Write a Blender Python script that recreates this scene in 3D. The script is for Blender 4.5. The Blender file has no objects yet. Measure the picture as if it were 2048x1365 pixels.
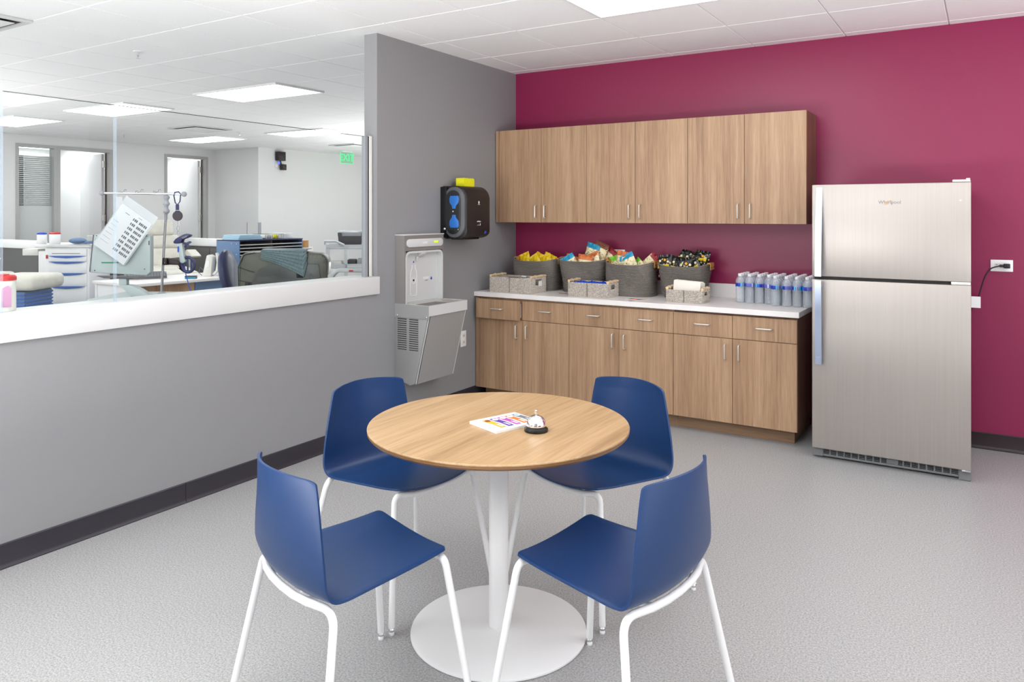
import bpy, bmesh, math, random
from mathutils import Vector, Matrix, Euler

random.seed(7)
SC = bpy.context.scene
COL = SC.collection
PI = math.pi
H = 2.684                      # ceiling height

# ------------------------------------------------------------------ camera
cam_d = bpy.data.cameras.new('camera')
cam = bpy.data.objects.new('camera', cam_d)
COL.objects.link(cam)
SC.camera = cam
cam_d.sensor_width = 36.0
cam_d.lens = 36.0 * 1517.14 / 2048.0
cam_d.shift_y = -(682.5 - 428.86) / 2048.0
cam_d.clip_start = 0.05
cam.location = (3.4593, -5.597, 1.4686)
cam.rotation_euler = (PI / 2, 0, math.radians(32.0143))

# ------------------------------------------------------------------ world and exposure
W = bpy.data.worlds.new('world')
SC.world = W
W.use_nodes = True
bgn = W.node_tree.nodes['Background']
bgn.inputs['Color'].default_value = (0.97, 0.985, 1.0, 1)
bgn.inputs['Strength'].default_value = 1.05
LAMP_STRENGTH = 6.0
# unseen fill lights facing up, added to brighten the kitchen and back room ceilings
for fx, fy, fz, fs, fp in ((0.95, -6.7, 0.5, 2.4, 340.0), (5.9, -3.6, 0.5, 1.6, 130.0), (-6.2, -4.6, 0.7, 2.4, 150.0), (-3.2, 4.4, 0.7, 2.4, 130.0)):
    ld = bpy.data.lights.new('ceiling_fill', 'AREA'); ld.shape = 'SQUARE'; ld.size = fs; ld.energy = fp
    lo = bpy.data.objects.new('ceiling_fill', ld); COL.objects.link(lo); lo.location = (fx, fy, fz); lo.rotation_euler = (PI, 0, 0)
SC.view_settings.view_transform = 'Standard'
SC.view_settings.look = 'None'
SC.view_settings.gamma = 1.0
SC.view_settings.exposure = 0.45
SC.view_settings.use_curve_mapping = False
SC.cycles.use_denoising = True
SC.cycles.max_bounces = 10
SC.cycles.diffuse_bounces = 5
SC.cycles.transparent_max_bounces = 16
SC.cycles.caustics_reflective = False
SC.cycles.caustics_refractive = False
SC.cycles.sample_clamp_indirect = 6.0

# ------------------------------------------------------------------ materials
def s2l(c):
    return tuple(((v / 255.0) / 12.92 if v / 255.0 <= 0.04045 else ((v / 255.0 + 0.055) / 1.055) ** 2.4) for v in c) + (1.0,)

def nodes_of(m):
    m.use_nodes = True
    nt = m.node_tree
    return nt, nt.nodes['Principled BSDF']

def mapping(nt, scale=(1, 1, 1), rot=(0, 0, 0), rnd=False):
    tc = nt.nodes.new('ShaderNodeTexCoord')
    mp = nt.nodes.new('ShaderNodeMapping')
    mp.inputs['Scale'].default_value = scale
    mp.inputs['Rotation'].default_value = rot
    if rnd:
        oi = nt.nodes.new('ShaderNodeObjectInfo')
        mul = nt.nodes.new('ShaderNodeMath'); mul.operation = 'MULTIPLY'; mul.inputs[1].default_value = 37.0
        nt.links.new(oi.outputs['Random'], mul.inputs[0])
        add = nt.nodes.new('ShaderNodeVectorMath'); add.operation = 'ADD'
        nt.links.new(tc.outputs['Object'], add.inputs[0]); nt.links.new(mul.outputs[0], add.inputs[1])
        nt.links.new(add.outputs[0], mp.inputs['Vector'])
    else:
        nt.links.new(tc.outputs['Object'], mp.inputs['Vector'])
    return mp

def pbr(name, col, rough=0.5, metal=0.0, bump=0.0, bscale=200.0, vary=0.0, vscale=6.0, coat=0.0, aniso=0.0, emit=None, estr=0.0, spec=0.5, sstretch=(1, 1, 1)):
    m = bpy.data.materials.new(name)
    nt, b = nodes_of(m)
    b.inputs['Base Color'].default_value = s2l(col)
    b.inputs['Roughness'].default_value = rough
    b.inputs['Metallic'].default_value = metal
    b.inputs['Specular IOR Level'].default_value = spec
    b.inputs['Coat Weight'].default_value = coat
    b.inputs['Anisotropic'].default_value = aniso
    if emit:
        b.inputs['Emission Color'].default_value = s2l(emit)
        b.inputs['Emission Strength'].default_value = estr
    if vary > 0:
        mp = mapping(nt, sstretch)
        n = nt.nodes.new('ShaderNodeTexNoise'); n.inputs['Scale'].default_value = vscale; n.inputs['Detail'].default_value = 5
        nt.links.new(mp.outputs[0], n.inputs['Vector'])
        r = nt.nodes.new('ShaderNodeValToRGB')
        r.color_ramp.elements[0].position = 0.3; r.color_ramp.elements[1].position = 0.7
        r.color_ramp.elements[0].color = s2l([max(0, v * (1 - vary)) for v in col])
        r.color_ramp.elements[1].color = s2l([min(255, v * (1 + vary)) for v in col])
        nt.links.new(n.outputs['Fac'], r.inputs['Fac']); nt.links.new(r.outputs['Color'], b.inputs['Base Color'])
    if bump > 0:
        mp = mapping(nt, sstretch)
        n = nt.nodes.new('ShaderNodeTexNoise'); n.inputs['Scale'].default_value = bscale; n.inputs['Detail'].default_value = 3
        nt.links.new(mp.outputs[0], n.inputs['Vector'])
        bp = nt.nodes.new('ShaderNodeBump'); bp.inputs['Strength'].default_value = bump; bp.inputs['Distance'].default_value = 0.002
        nt.links.new(n.outputs['Fac'], bp.inputs['Height']); nt.links.new(bp.outputs['Normal'], b.inputs['Normal'])
    return m

def wood(name, dark, mid, light, rough=0.5, axis='z', rotz=0.0, coat=0.0, rnd=True):
    """laminate: fine straight pores and broad plank-like tone bands along one axis"""
    m = bpy.data.materials.new(name)
    nt, b = nodes_of(m)
    b.inputs['Roughness'].default_value = rough
    b.inputs['Coat Weight'].default_value = coat
    b.inputs['Coat Roughness'].default_value = 0.25
    def sc(a, l):
        return {'z': (a, a, l), 'x': (l, a, a), 'y': (a, l, a)}[axis]
    layers = []
    for a, l, det in ((9.0, 0.35, 2), (55.0, 1.6, 4), (260.0, 7.0, 3)):
        mp = mapping(nt, sc(a, l), (0, 0, rotz), rnd)
        n = nt.nodes.new('ShaderNodeTexNoise'); n.inputs['Scale'].default_value = 1.0; n.inputs['Detail'].default_value = det
        n.inputs['Distortion'].default_value = 0.5 if a < 100 else 0.1
        nt.links.new(mp.outputs[0], n.inputs['Vector'])
        layers.append(n.outputs['Fac'])
    def mix(a, b_, f):
        x = nt.nodes.new('ShaderNodeMix'); x.inputs['Factor'].default_value = f
        nt.links.new(a, x.inputs['A']); nt.links.new(b_, x.inputs['B'])
        return x.outputs['Result']
    v = mix(mix(layers[0], layers[1], 0.48), layers[2], 0.30)
    r = nt.nodes.new('ShaderNodeValToRGB')
    e = r.color_ramp.elements
    e[0].position = 0.34; e[0].color = s2l(dark)
    e[1].position = 0.64; e[1].color = s2l(light)
    k = e.new(0.48); k.color = s2l(mid)
    nt.links.new(v, r.inputs['Fac']); nt.links.new(r.outputs['Color'], b.inputs['Base Color'])
    bp = nt.nodes.new('ShaderNodeBump'); bp.inputs['Strength'].default_value = 0.08; bp.inputs['Distance'].default_value = 0.001
    nt.links.new(layers[2], bp.inputs['Height']); nt.links.new(bp.outputs['Normal'], b.inputs['Normal'])
    return m

def speckle(name, base, dark, light, rough, scale=520.0):
    m = bpy.data.materials.new(name)
    nt, b = nodes_of(m)
    b.inputs['Roughness'].default_value = rough
    mp = mapping(nt)
    n = nt.nodes.new('ShaderNodeTexNoise'); n.inputs['Scale'].default_value = scale; n.inputs['Detail'].default_value = 2
    nt.links.new(mp.outputs[0], n.inputs['Vector'])
    n2 = nt.nodes.new('ShaderNodeTexNoise'); n2.inputs['Scale'].default_value = scale * 0.3; n2.inputs['Detail'].default_value = 4
    nt.links.new(mp.outputs[0], n2.inputs['Vector'])
    x = nt.nodes.new('ShaderNodeMix'); x.inputs['Factor'].default_value = 0.45
    nt.links.new(n.outputs['Fac'], x.inputs['A']); nt.links.new(n2.outputs['Fac'], x.inputs['B'])
    r = nt.nodes.new('ShaderNodeValToRGB')
    e = r.color_ramp.elements
    e[0].position = 0.40; e[0].color = s2l(dark)
    e[1].position = 0.60; e[1].color = s2l(light)
    k = e.new(0.5); k.color = s2l(base)
    nt.links.new(x.outputs['Result'], r.inputs['Fac']); nt.links.new(r.outputs['Color'], b.inputs['Base Color'])
    bp = nt.nodes.new('ShaderNodeBump'); bp.inputs['Strength'].default_value = 0.15; bp.inputs['Distance'].default_value = 0.001
    nt.links.new(n2.outputs['Fac'], bp.inputs['Height']); nt.links.new(bp.outputs['Normal'], b.inputs['Normal'])
    return m

def thin_glass(name, tint=(0.97, 0.985, 0.98), fac=0.5, rough=0.0, body=0.0):
    """pane: transparent with fresnel gloss, optional faint body colour"""
    m = bpy.data.materials.new(name); m.use_nodes = True
    nt = m.node_tree; nt.nodes.clear()
    out = nt.nodes.new('ShaderNodeOutputMaterial')
    tr = nt.nodes.new('ShaderNodeBsdfTransparent'); tr.inputs['Color'].default_value = (*tint, 1)
    gl = nt.nodes.new('ShaderNodeBsdfGlossy'); gl.inputs['Roughness'].default_value = rough
    fr = nt.nodes.new('ShaderNodeFresnel'); fr.inputs['IOR'].default_value = 1.45
    ge = nt.nodes.new('ShaderNodeNewGeometry')       # only the outer face of the pane reflects
    ft = nt.nodes.new('ShaderNodeMath'); ft.operation = 'SUBTRACT'; ft.inputs[0].default_value = 1.0
    nt.links.new(ge.outputs['Backfacing'], ft.inputs[1])
    m0 = nt.nodes.new('ShaderNodeMath'); m0.operation = 'MULTIPLY'; m0.inputs[1].default_value = fac
    nt.links.new(ft.outputs[0], m0.inputs[0])
    mu = nt.nodes.new('ShaderNodeMath'); mu.operation = 'MULTIPLY'
    nt.links.new(m0.outputs[0], mu.inputs[1])
    mx = nt.nodes.new('ShaderNodeMixShader')
    nt.links.new(fr.outputs[0], mu.inputs[0]); nt.links.new(mu.outputs[0], mx.inputs['Fac'])
    nt.links.new(tr.outputs[0], mx.inputs[1]); nt.links.new(gl.outputs[0], mx.inputs[2])
    last = mx
    if body > 0:
        df = nt.nodes.new('ShaderNodeBsdfDiffuse'); df.inputs['Color'].default_value = (0.85, 0.9, 0.95, 1)
        m2 = nt.nodes.new('ShaderNodeMixShader'); m2.inputs['Fac'].default_value = body
        nt.links.new(mx.outputs[0], m2.inputs[1]); nt.links.new(df.outputs[0], m2.inputs[2]); last = m2
    nt.links.new(last.outputs[0], out.inputs['Surface'])
    return m

def emitter(name, col, strength):
    m = bpy.data.materials.new(name); m.use_nodes = True
    nt = m.node_tree; nt.nodes.clear()
    out = nt.nodes.new('ShaderNodeOutputMaterial')
    e = nt.nodes.new('ShaderNodeEmission'); e.inputs['Color'].default_value = s2l(col); e.inputs['Strength'].default_value = strength
    nt.links.new(e.outputs[0], out.inputs['Surface'])
    return m

def printed(name, base, ink, scale=(90, 90, 90), thr=0.56, rough=0.35, crumple=0.0):
    """wrapper film with small scattered ink marks"""
    m = bpy.data.materials.new(name)
    nt, b = nodes_of(m)
    b.inputs['Roughness'].default_value = rough
    mp = mapping(nt, scale, (0, 0, 0), True)
    n = nt.nodes.new('ShaderNodeTexNoise'); n.inputs['Scale'].default_value = 1.0; n.inputs['Detail'].default_value = 2
    nt.links.new(mp.outputs[0], n.inputs['Vector'])
    r = nt.nodes.new('ShaderNodeValToRGB')
    r.color_ramp.elements[0].position = thr; r.color_ramp.elements[1].position = thr + 0.03
    r.color_ramp.elements[0].color = s2l(base); r.color_ramp.elements[1].color = s2l(ink)
    nt.links.new(n.outputs['Fac'], r.inputs['Fac']); nt.links.new(r.outputs['Color'], b.inputs['Base Color'])
    if crumple:
        n3 = nt.nodes.new('ShaderNodeTexNoise'); n3.inputs['Scale'].default_value = 35.0; n3.inputs['Detail'].default_value = 2
        nt.links.new(mapping(nt, rnd=True).outputs[0], n3.inputs['Vector'])
        bp = nt.nodes.new('ShaderNodeBump'); bp.inputs['Strength'].default_value = crumple; bp.inputs['Distance'].default_value = 0.01
        nt.links.new(n3.outputs['Fac'], bp.inputs['Height']); nt.links.new(bp.outputs['Normal'], b.inputs['Normal'])
    return m

M = {}
M['wall_grey'] = pbr('grey wall paint', (144, 144, 146), 0.55, bump=0.15, bscale=260)
M['wall_maroon'] = pbr('maroon wall paint', (140, 30, 76), 0.38, bump=0.12, bscale=240)
M['wall_white'] = pbr('white wall paint', (226, 226, 225), 0.6, bump=0.1, bscale=200)
M['sill'] = pbr('white sill solid surface', (222, 222, 222), 0.35)
M['floor'] = speckle('speckled grey vinyl floor', (164, 164, 164), (128, 127, 126), (190, 190, 190), 0.42)
M['base_dark'] = pbr('charcoal rubber base', (44, 42, 50), 0.38)
M['base_brown'] = pbr('dark brown rubber base', (42, 26, 30), 0.38)
M['tile'] = pbr('ceiling tile', (240, 240, 240), 0.85, bump=0.35, bscale=420, vary=0.012, vscale=90)
M['grid'] = pbr('ceiling grid', (214, 214, 214), 0.5)
M['lamp'] = emitter('lamp diffuser', (250, 252, 255), LAMP_STRENGTH)
M['lampframe'] = pbr('lamp frame', (235, 235, 235), 0.4)
M['ventmetal'] = pbr('vent white metal', (205, 205, 205), 0.5)
M['glass'] = thin_glass('partition glass', fac=0.9)
M['seam'] = thin_glass('polished glass edge', (0.86, 0.92, 0.98), 0.6, 0.1, body=0.10)
M['glassedge'] = pbr('glass top edge', (90, 100, 98), 0.2)
M['wood'] = wood('walnut laminate', (138, 107, 82), (168, 134, 104), (190, 158, 126), 0.5, 'z')
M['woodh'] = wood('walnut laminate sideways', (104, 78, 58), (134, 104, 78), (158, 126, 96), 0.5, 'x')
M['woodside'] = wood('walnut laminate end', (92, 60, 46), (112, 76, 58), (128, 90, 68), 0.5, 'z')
M['gap'] = pbr('dark vent backing', (38, 28, 22), 0.8)  # very dark brown, used on the vent backing plates
M['tabletop'] = wood('oak table laminate', (146, 114, 78), (174, 142, 103), (192, 160, 122), 0.40, 'y', 0.0, coat=0.08, rnd=False)
M['tableedge'] = pbr('brown table edge', (128, 92, 58), 0.4)
M['tablerim'] = wood('lighter table edge band', (150, 110, 60), (178, 134, 80), (190, 150, 96), 0.4, 'x', 0, rnd=False)
M['whitemetal'] = pbr('white powder coat', (232, 232, 232), 0.42)
M['counter'] = pbr('white countertop', (236, 232, 230), 0.32, vary=0.015, vscale=3)
M['steelhandle'] = pbr('satin nickel', (228, 225, 220), 0.36, metal=0.75)
M['chrome'] = pbr('chrome', (235, 235, 238), 0.07, metal=1.0)
M['blueshell'] = pbr('navy blue polypropylene', (8, 50, 98), 0.38, bump=0.12, bscale=900)
M['steel'] = pbr('fridge stainless steel', (182, 175, 169), 0.42, metal=0.7, vary=0.012, vscale=2.0, aniso=0.5, sstretch=(60, 60, 1))
M['bluereflection'] = pbr('fridge handle steel with painted blue reflection', (182, 194, 218), 0.3, metal=0.85)  # blue tint painted in for the reflection on the handles
M['fridgeside'] = pbr('fridge grey side', (176, 178, 184), 0.4)
M['gasket'] = pbr('dark gasket', (40, 36, 34), 0.6)
M['grilleg'] = pbr('grey plastic grille', (120, 122, 124), 0.5)
M['grilled'] = pbr('dark slot', (36, 38, 40), 0.7)
M['fountain'] = pbr('fountain stainless steel', (164, 164, 163), 0.42, metal=0.2, bump=0.03, bscale=700)
M['fountaind'] = pbr('fountain darker steel', (150, 146, 143), 0.38, metal=0.35)
M['fountainl'] = pbr('light grey fountain plastic', (205, 206, 206), 0.4)
M['white'] = pbr('white', (245, 245, 245), 0.4)
M['offwhite'] = pbr('off white plastic', (228, 226, 220), 0.45)
M['paper'] = pbr('paper', (240, 240, 240), 0.8)
M['sheetgrey'] = pbr('sheet behind plastic', (206, 209, 213), 0.6)
M['napkin'] = pbr('napkin paper', (238, 232, 222), 0.85)
M['black'] = pbr('gloss black plastic', (20, 18, 18), 0.2)
M['blackm'] = pbr('matte black plastic', (34, 29, 29), 0.42)
M['smoke'] = pbr('smoked window', (40, 42, 44), 0.1)
M['greyedge'] = pbr('grey bezel', (92, 94, 98), 0.25)
M['blue'] = pbr('bright blue plastic', (46, 116, 200), 0.4)
M['lime'] = pbr('lime display', (200, 235, 20), 0.4, emit=(200, 240, 10), estr=0.5)
M['yellow'] = pbr('yellow foam', (235, 230, 20), 0.7)
M['rope'] = pbr('dark grey cotton rope', (126, 120, 114), 0.9, bump=0.8, bscale=260, vary=0.12, vscale=240)
M['leather'] = pbr('tan leather', (186, 134, 72), 0.55, vary=0.08, vscale=40)
M['wicker'] = pbr('grey seagrass weave', (188, 180, 170), 0.85, bump=0.9, bscale=240, vary=0.16, vscale=120)
M['wickerd'] = pbr('dark wicker', (98, 90, 82), 0.9)  # darker wicker tone for basket bottoms and front seams
M['bamboo'] = pbr('pale bamboo', (222, 192, 150), 0.5, vary=0.06, vscale=60)
M['cap'] = pbr('bottle cap', (238, 238, 240), 0.4)
M['navy'] = pbr('navy plastic', (22, 36, 84), 0.35)
M['cream'] = pbr('cream upholstery', (214, 211, 200), 0.5, vary=0.03, vscale=12)
M['olive'] = pbr('olive grey vinyl', (88, 90, 78), 0.28, vary=0.10, vscale=7, bump=0.3, bscale=14)
M['olived'] = pbr('dark olive vinyl', (58, 64, 62), 0.25, vary=0.1, vscale=5)
M['mat'] = pbr('blue grey rubber mat', (112, 132, 136), 0.5)
M['orgblue'] = pbr('blue painted steel', (88, 118, 156), 0.5, vary=0.05, vscale=80)
M['orgdark'] = pbr('organizer dark slot', (92, 82, 66), 0.8)
M['orgshelf'] = pbr('organizer shelf lip', (190, 192, 190), 0.4)
M['partgrey'] = pbr('partition panel', (92, 92, 90), 0.6)
M['monitor'] = pbr('grey green monitor shell', (170, 182, 182), 0.5)
M['green'] = pbr('green stripe', (20, 130, 90), 0.5)
M['poleg'] = pbr('pole grey plastic', (150, 153, 158), 0.45)
M['steelpole'] = pbr('steel pole', (150, 152, 155), 0.25, metal=0.8)
M['red'] = pbr('red lid', (200, 30, 32), 0.4)
M['bluelid'] = pbr('blue lid', (20, 60, 190), 0.4)
M['drawerblue'] = pbr('drawer handle blue', (56, 104, 186), 0.45)
M['doorframe'] = pbr('grey steel door frame', (176, 176, 174), 0.45)
M['doorleaf'] = pbr('white door leaf', (226, 226, 226), 0.4)
M['hinge'] = pbr('dark hinge strip', (84, 80, 74), 0.5)
M['blind'] = pbr('pale blind slat', (196, 196, 196), 0.6)
M['blindd'] = pbr('dark blind slat', (104, 106, 108), 0.6)
M['exitgreen'] = pbr('green exit letters', (60, 200, 120), 0.4, emit=(60, 220, 130), estr=0.7)
M['acrylic'] = thin_glass('clear acrylic', (0.75, 0.95, 0.84), 0.8)
M['bottle'] = thin_glass('water bottle plastic', (0.96, 0.97, 0.975), 1.6, 0.08, body=0.26)
M['carddark'] = pbr('dark cart bin', (70, 70, 72), 0.6)
M['cartgrey'] = pbr('light grey cart plastic', (196, 198, 200), 0.5)
M['clearbag'] = thin_glass('clear plastic bag', (0.9, 0.9, 0.9), 1.0, 0.25, body=0.3)
M['cord'] = pbr('black cord', (28, 20, 24), 0.4)
M['cyan'] = pbr('teal print', (30, 150, 190), 0.4)
M['orange'] = pbr('orange', (206, 116, 62), 0.45)
M['brownp'] = pbr('brown', (120, 70, 44), 0.5)
M['greenp'] = pbr('lime green', (120, 200, 50), 0.45)
M['redp'] = pbr('dark red', (150, 34, 44), 0.45)
M['gold'] = pbr('amber print', (250, 170, 40), 0.5)
M['purple'] = pbr('purple print', (88, 58, 150), 0.5)
M['magenta'] = pbr('magenta print', (176, 74, 160), 0.5)
M['orangep'] = pbr('orange print', (250, 116, 50), 0.5)
M['slate'] = pbr('slate print', (112, 116, 122), 0.5)
M['pinkish'] = pbr('pale pink print', (196, 140, 172), 0.5)
M['lblue'] = pbr('bottle label blue', (28, 70, 176), 0.35)
M['lviolet'] = pbr('bottle label violet', (96, 104, 190), 0.35)
M['padblue'] = pbr('pale blue pad', (176, 208, 226), 0.8)
M['bag_cream'] = printed('cream snack wrapper', (240, 226, 184), (84, 62, 42), (60, 60, 130), 0.60, 0.4, 0.5)
M['bag_yellow'] = printed('yellow snack wrapper', (240, 206, 20), (170, 120, 20), (60, 60, 90), 0.64, 0.35, 0.6)
M['bag_black'] = printed('black snack wrapper', (26, 28, 30), (206, 196, 150), (50, 50, 50), 0.60, 0.3, 0.6)
M['bag_blue'] = printed('blue packet', (24, 76, 206), (120, 160, 235), (60, 60, 60), 0.68, 0.3, 0.7)

# ------------------------------------------------------------------ geometry helpers
class MB:
    """collects shapes for one mesh object"""
    def __init__(self):
        self.bm = bmesh.new()
    def box(self, x0, x1, y0, y1, z0, z1, bev=0.0, mat=None, seg=2):
        b = bmesh.new()
        bmesh.ops.create_cube(b, size=1.0)
        bmesh.ops.scale(b, vec=(abs(x1 - x0), abs(y1 - y0), abs(z1 - z0)), verts=b.verts)
        if bev > 0:
            bmesh.ops.bevel(b, geom=b.edges[:], offset=bev, segments=seg, affect='EDGES', profile=0.5)
        bmesh.ops.translate(b, vec=((x0 + x1) / 2, (y0 + y1) / 2, (z0 + z1) / 2), verts=b.verts)
        self._add(b, mat); return self
    def _add(self, b, mat=None):
        if mat is not None:
            bmesh.ops.transform(b, matrix=mat, verts=b.verts)
        me = bpy.data.meshes.new('t'); b.to_mesh(me); b.free()
        self.bm.from_mesh(me); bpy.data.meshes.remove(me)
    def prism(self, pts, axis, a, b_, bev=0.0, mat=None):
        """polygon pts (2-D) extruded along axis from a to b_"""
        b = bmesh.new()
        def P(p, t):
            if axis == 'x': return (t, p[0], p[1])
            if axis == 'y': return (p[0], t, p[1])
            return (p[0], p[1], t)
        v0 = [b.verts.new(P(p, a)) for p in pts]; v1 = [b.verts.new(P(p, b_)) for p in pts]
        n = len(pts)
        b.faces.new(v0); b.faces.new(v1[::-1])
        for i in range(n):
            b.faces.new((v0[i], v0[(i + 1) % n], v1[(i + 1) % n], v1[i]))
        bmesh.ops.recalc_face_normals(b, faces=b.faces[:])
        if bev > 0:
            bmesh.ops.bevel(b, geom=b.edges[:], offset=bev, segments=2, affect='EDGES', profile=0.5)
        self._add(b, mat); return self
    def lathe(self, prof, c=(0, 0, 0), seg=32, sx=1.0, sy=1.0, mat=None):
        b = bmesh.new(); rings = []
        for r, z in prof:
            if r < 1e-6:
                rings.append([b.verts.new((c[0], c[1], c[2] + z))])
            else:
                rings.append([b.verts.new((c[0] + r * sx * math.cos(2 * PI * i / seg), c[1] + r * sy * math.sin(2 * PI * i / seg), c[2] + z)) for i in range(seg)])
        for A, B in zip(rings, rings[1:]):
            for i in range(seg):
                j = (i + 1) % seg
                q = []
                for v in (A[i % len(A)], A[j % len(A)], B[j % len(B)], B[i % len(B)]):
                    if v not in q: q.append(v)
                if len(q) > 2: b.faces.new(q)
        if len(rings[0]) > 1: b.faces.new(rings[0][::-1])
        if len(rings[-1]) > 1: b.faces.new(rings[-1])
        bmesh.ops.recalc_face_normals(b, faces=b.faces[:])
        self._add(b, mat); return self
    def tube(self, pts, r, seg=10, mat=None, r1=None, closed=False):
        b = bmesh.new(); P = [Vector(p) for p in pts]; n = len(P)
        up = Vector((0, 0, 1)); rings = []
        T = []
        for i in range(n):
            if closed: t = P[(i + 1) % n] - P[(i - 1) % n]
            else: t = P[min(i + 1, n - 1)] - P[max(i - 1, 0)]
            T.append(t.normalized())
        N = T[0].cross(up)
        if N.length < 1e-3: N = T[0].cross(Vector((1, 0, 0)))
        N.normalize()
        for i in range(n):
            N = (N - T[i] * N.dot(T[i])).normalized(); B = T[i].cross(N)
            rr = r if r1 is None else r + (r1 - r) * i / (n - 1)
            rings.append([b.verts.new(P[i] + N * rr * math.cos(2 * PI * k / seg) + B * rr * math.sin(2 * PI * k / seg)) for k in range(seg)])
        m = n if closed else n - 1
        for i in range(m):
            A, Bq = rings[i], rings[(i + 1) % n]
            for k in range(seg):
                b.faces.new((A[k], A[(k + 1) % seg], Bq[(k + 1) % seg], Bq[k]))
        if not closed:
            b.faces.new(rings[0][::-1]); b.faces.new(rings[-1])
        bmesh.ops.recalc_face_normals(b, faces=b.faces[:])
        self._add(b, mat); return self
    def sphere(self, c, r, sx=1, sy=1, sz=1, seg=16):
        b = bmesh.new(); bmesh.ops.create_uvsphere(b, u_segments=seg, v_segments=max(6, seg // 2), radius=r)
        bmesh.ops.scale(b, vec=(sx, sy, sz), verts=b.verts)
        bmesh.ops.translate(b, vec=c, verts=b.verts)
        self._add(b); return self
    def build(self, name, mat, parent=None, smooth=None, loc=None):
        me = bpy.data.meshes.new(name)
        self.bm.to_mesh(me); self.bm.free()
        me.materials.append(mat if not isinstance(mat, str) else M[mat])
        ang = math.radians(35) if smooth is None else math.radians(smooth)
        if ang > 0 and len(me.polygons):
            me.polygons.foreach_set('use_smooth', [True] * len(me.polygons))
            try: me.set_sharp_from_angle(angle=ang)
            except Exception: pass
        o = bpy.data.objects.new(name, me); COL.objects.link(o)
        if parent: o.parent = parent
        if loc: o.location = loc
        return o

def tag(o, label, cat, group=None):
    o['label'] = label; o['category'] = cat
    if group: o['group'] = group
    return o
def thing(name, label, cat, loc=(0, 0, 0), rz=0.0, group=None, rot=None):
    o = bpy.data.objects.new(name, None); COL.objects.link(o)
    o.location = loc; o.rotation_euler = rot if rot else (0, 0, rz); o.empty_display_size = 0.05
    return tag(o, label, cat, group)
def struct(o):
    o['kind'] = 'structure'; return o
def struct_empty(name, loc=(0, 0, 0)):
    o = bpy.data.objects.new(name, None); COL.objects.link(o); o.location = loc; o.empty_display_size = 0.05
    return struct(o)
def copy_tree(src, loc, rz=0.0, label=None, group=None, rot=None):
    r = src.copy(); COL.objects.link(r); r.location = loc; r.rotation_euler = rot if rot else (0, 0, rz)
    if label: r['label'] = label
    if group: r['group'] = group
    for ch in list(src.children):
        c = ch.copy(); COL.objects.link(c); c.parent = r
        for g in list(ch.children):
            d = g.copy(); COL.objects.link(d); d.parent = c
    return r

def fillet(pts, rad, n=6):
    P = [Vector(p) for p in pts]; out = [P[0]]
    for i in range(1, len(P) - 1):
        a = (P[i - 1] - P[i]); c = (P[i + 1] - P[i])
        r = min(rad, a.length * 0.45, c.length * 0.45)
        p0 = P[i] + a.normalized() * r; p1 = P[i] + c.normalized() * r
        for k in range(n + 1):
            t = k / n
            out.append(p0 * (1 - t) ** 2 + P[i] * 2 * t * (1 - t) + p1 * t * t)
    out.append(P[-1]); return out

def text_obj(s, size, mat, parent, origin, xdir, ydir, name='lettering', extrude=0.0004, align='CENTER', bold=0.0, shear=0.0):
    cu = bpy.data.curves.new('txt', 'FONT'); cu.body = s; cu.size = size; cu.extrude = extrude; cu.align_x = align; cu.align_y = 'CENTER'
    cu.offset = bold; cu.shear = shear; cu.resolution_u = 2
    t = bpy.data.objects.new('txt', cu); COL.objects.link(t)
    dg = bpy.context.evaluated_depsgraph_get(); dg.update()
    me = bpy.data.meshes.new_from_object(t.evaluated_get(dg)); me.name = name
    bpy.data.objects.remove(t); bpy.data.curves.remove(cu)
    X = Vector(xdir).normalized(); Y = Vector(ydir).normalized(); Z = X.cross(Y)
    mx = Matrix(((X.x, Y.x, Z.x, origin[0]), (X.y, Y.y, Z.y, origin[1]), (X.z, Y.z, Z.z, origin[2]), (0, 0, 0, 1)))
    me.transform(mx); me.materials.clear(); me.materials.append(M[mat])
    o = bpy.data.objects.new(name, me); COL.objects.link(o); o.parent = parent
    return o

# ================================================================== THE SETTING
struct(MB().box(-14, 6.6, -8.2, 7.4, -0.05, 0).build('floor', 'floor', smooth=0))

# ceiling: slab, T-grid, individual tiles
ceil = struct(MB().box(-14, 6.6, -8.2, 7.4, H + 0.03, H + 0.12).build('ceiling', 'wall_white', smooth=0))
GX0, GY0, P = 0.209, -0.716, 0.6096
lights = [  # x0,x1,y0,y1 (visible and beyond)
    (1.428, 2.647, -1.935, -1.326),
    (-3.30, -2.08, -0.84, -0.23),
    (-5.66, -4.44, -0.88, -0.27),
    (-7.85, -6.63, -0.96, -0.35),
    (-7.82, -6.60, 1.87, 2.47),
    (-5.66, -4.44, 2.03, 2.64),
]
vents = [(-6.28, -5.67, 0.86, 1.47), (-6.30, -5.69, 3.95, 4.56)]
def blocked(x0, x1, y0, y1):
    for a in lights[:1]:
        if x0 > a[0] - .1 and x1 < a[1] + .1 and y0 > a[2] - .1 and y1 < a[3] + .1: return True
    return False
gridmb = MB()
for i in range(-15, 11):
    x = GX0 + i * P
    if -9 < x < 6.5: gridmb.box(x - 0.010, x + 0.010, -8, 7.2, H + 0.006, H + 0.030)
for j in range(-12, 14):
    y = GY0 + j * P
    if -8 < y < 7.2: gridmb.box(-9, 6.5, y - 0.010, y + 0.010, H + 0.0062, H + 0.030)
g = gridmb.build('ceiling_grid', 'grid', ceil, smooth=0)
cx, cy = 3.4593, -5.597; th = math.radians(32.0143)
near, far = [], []
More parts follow.
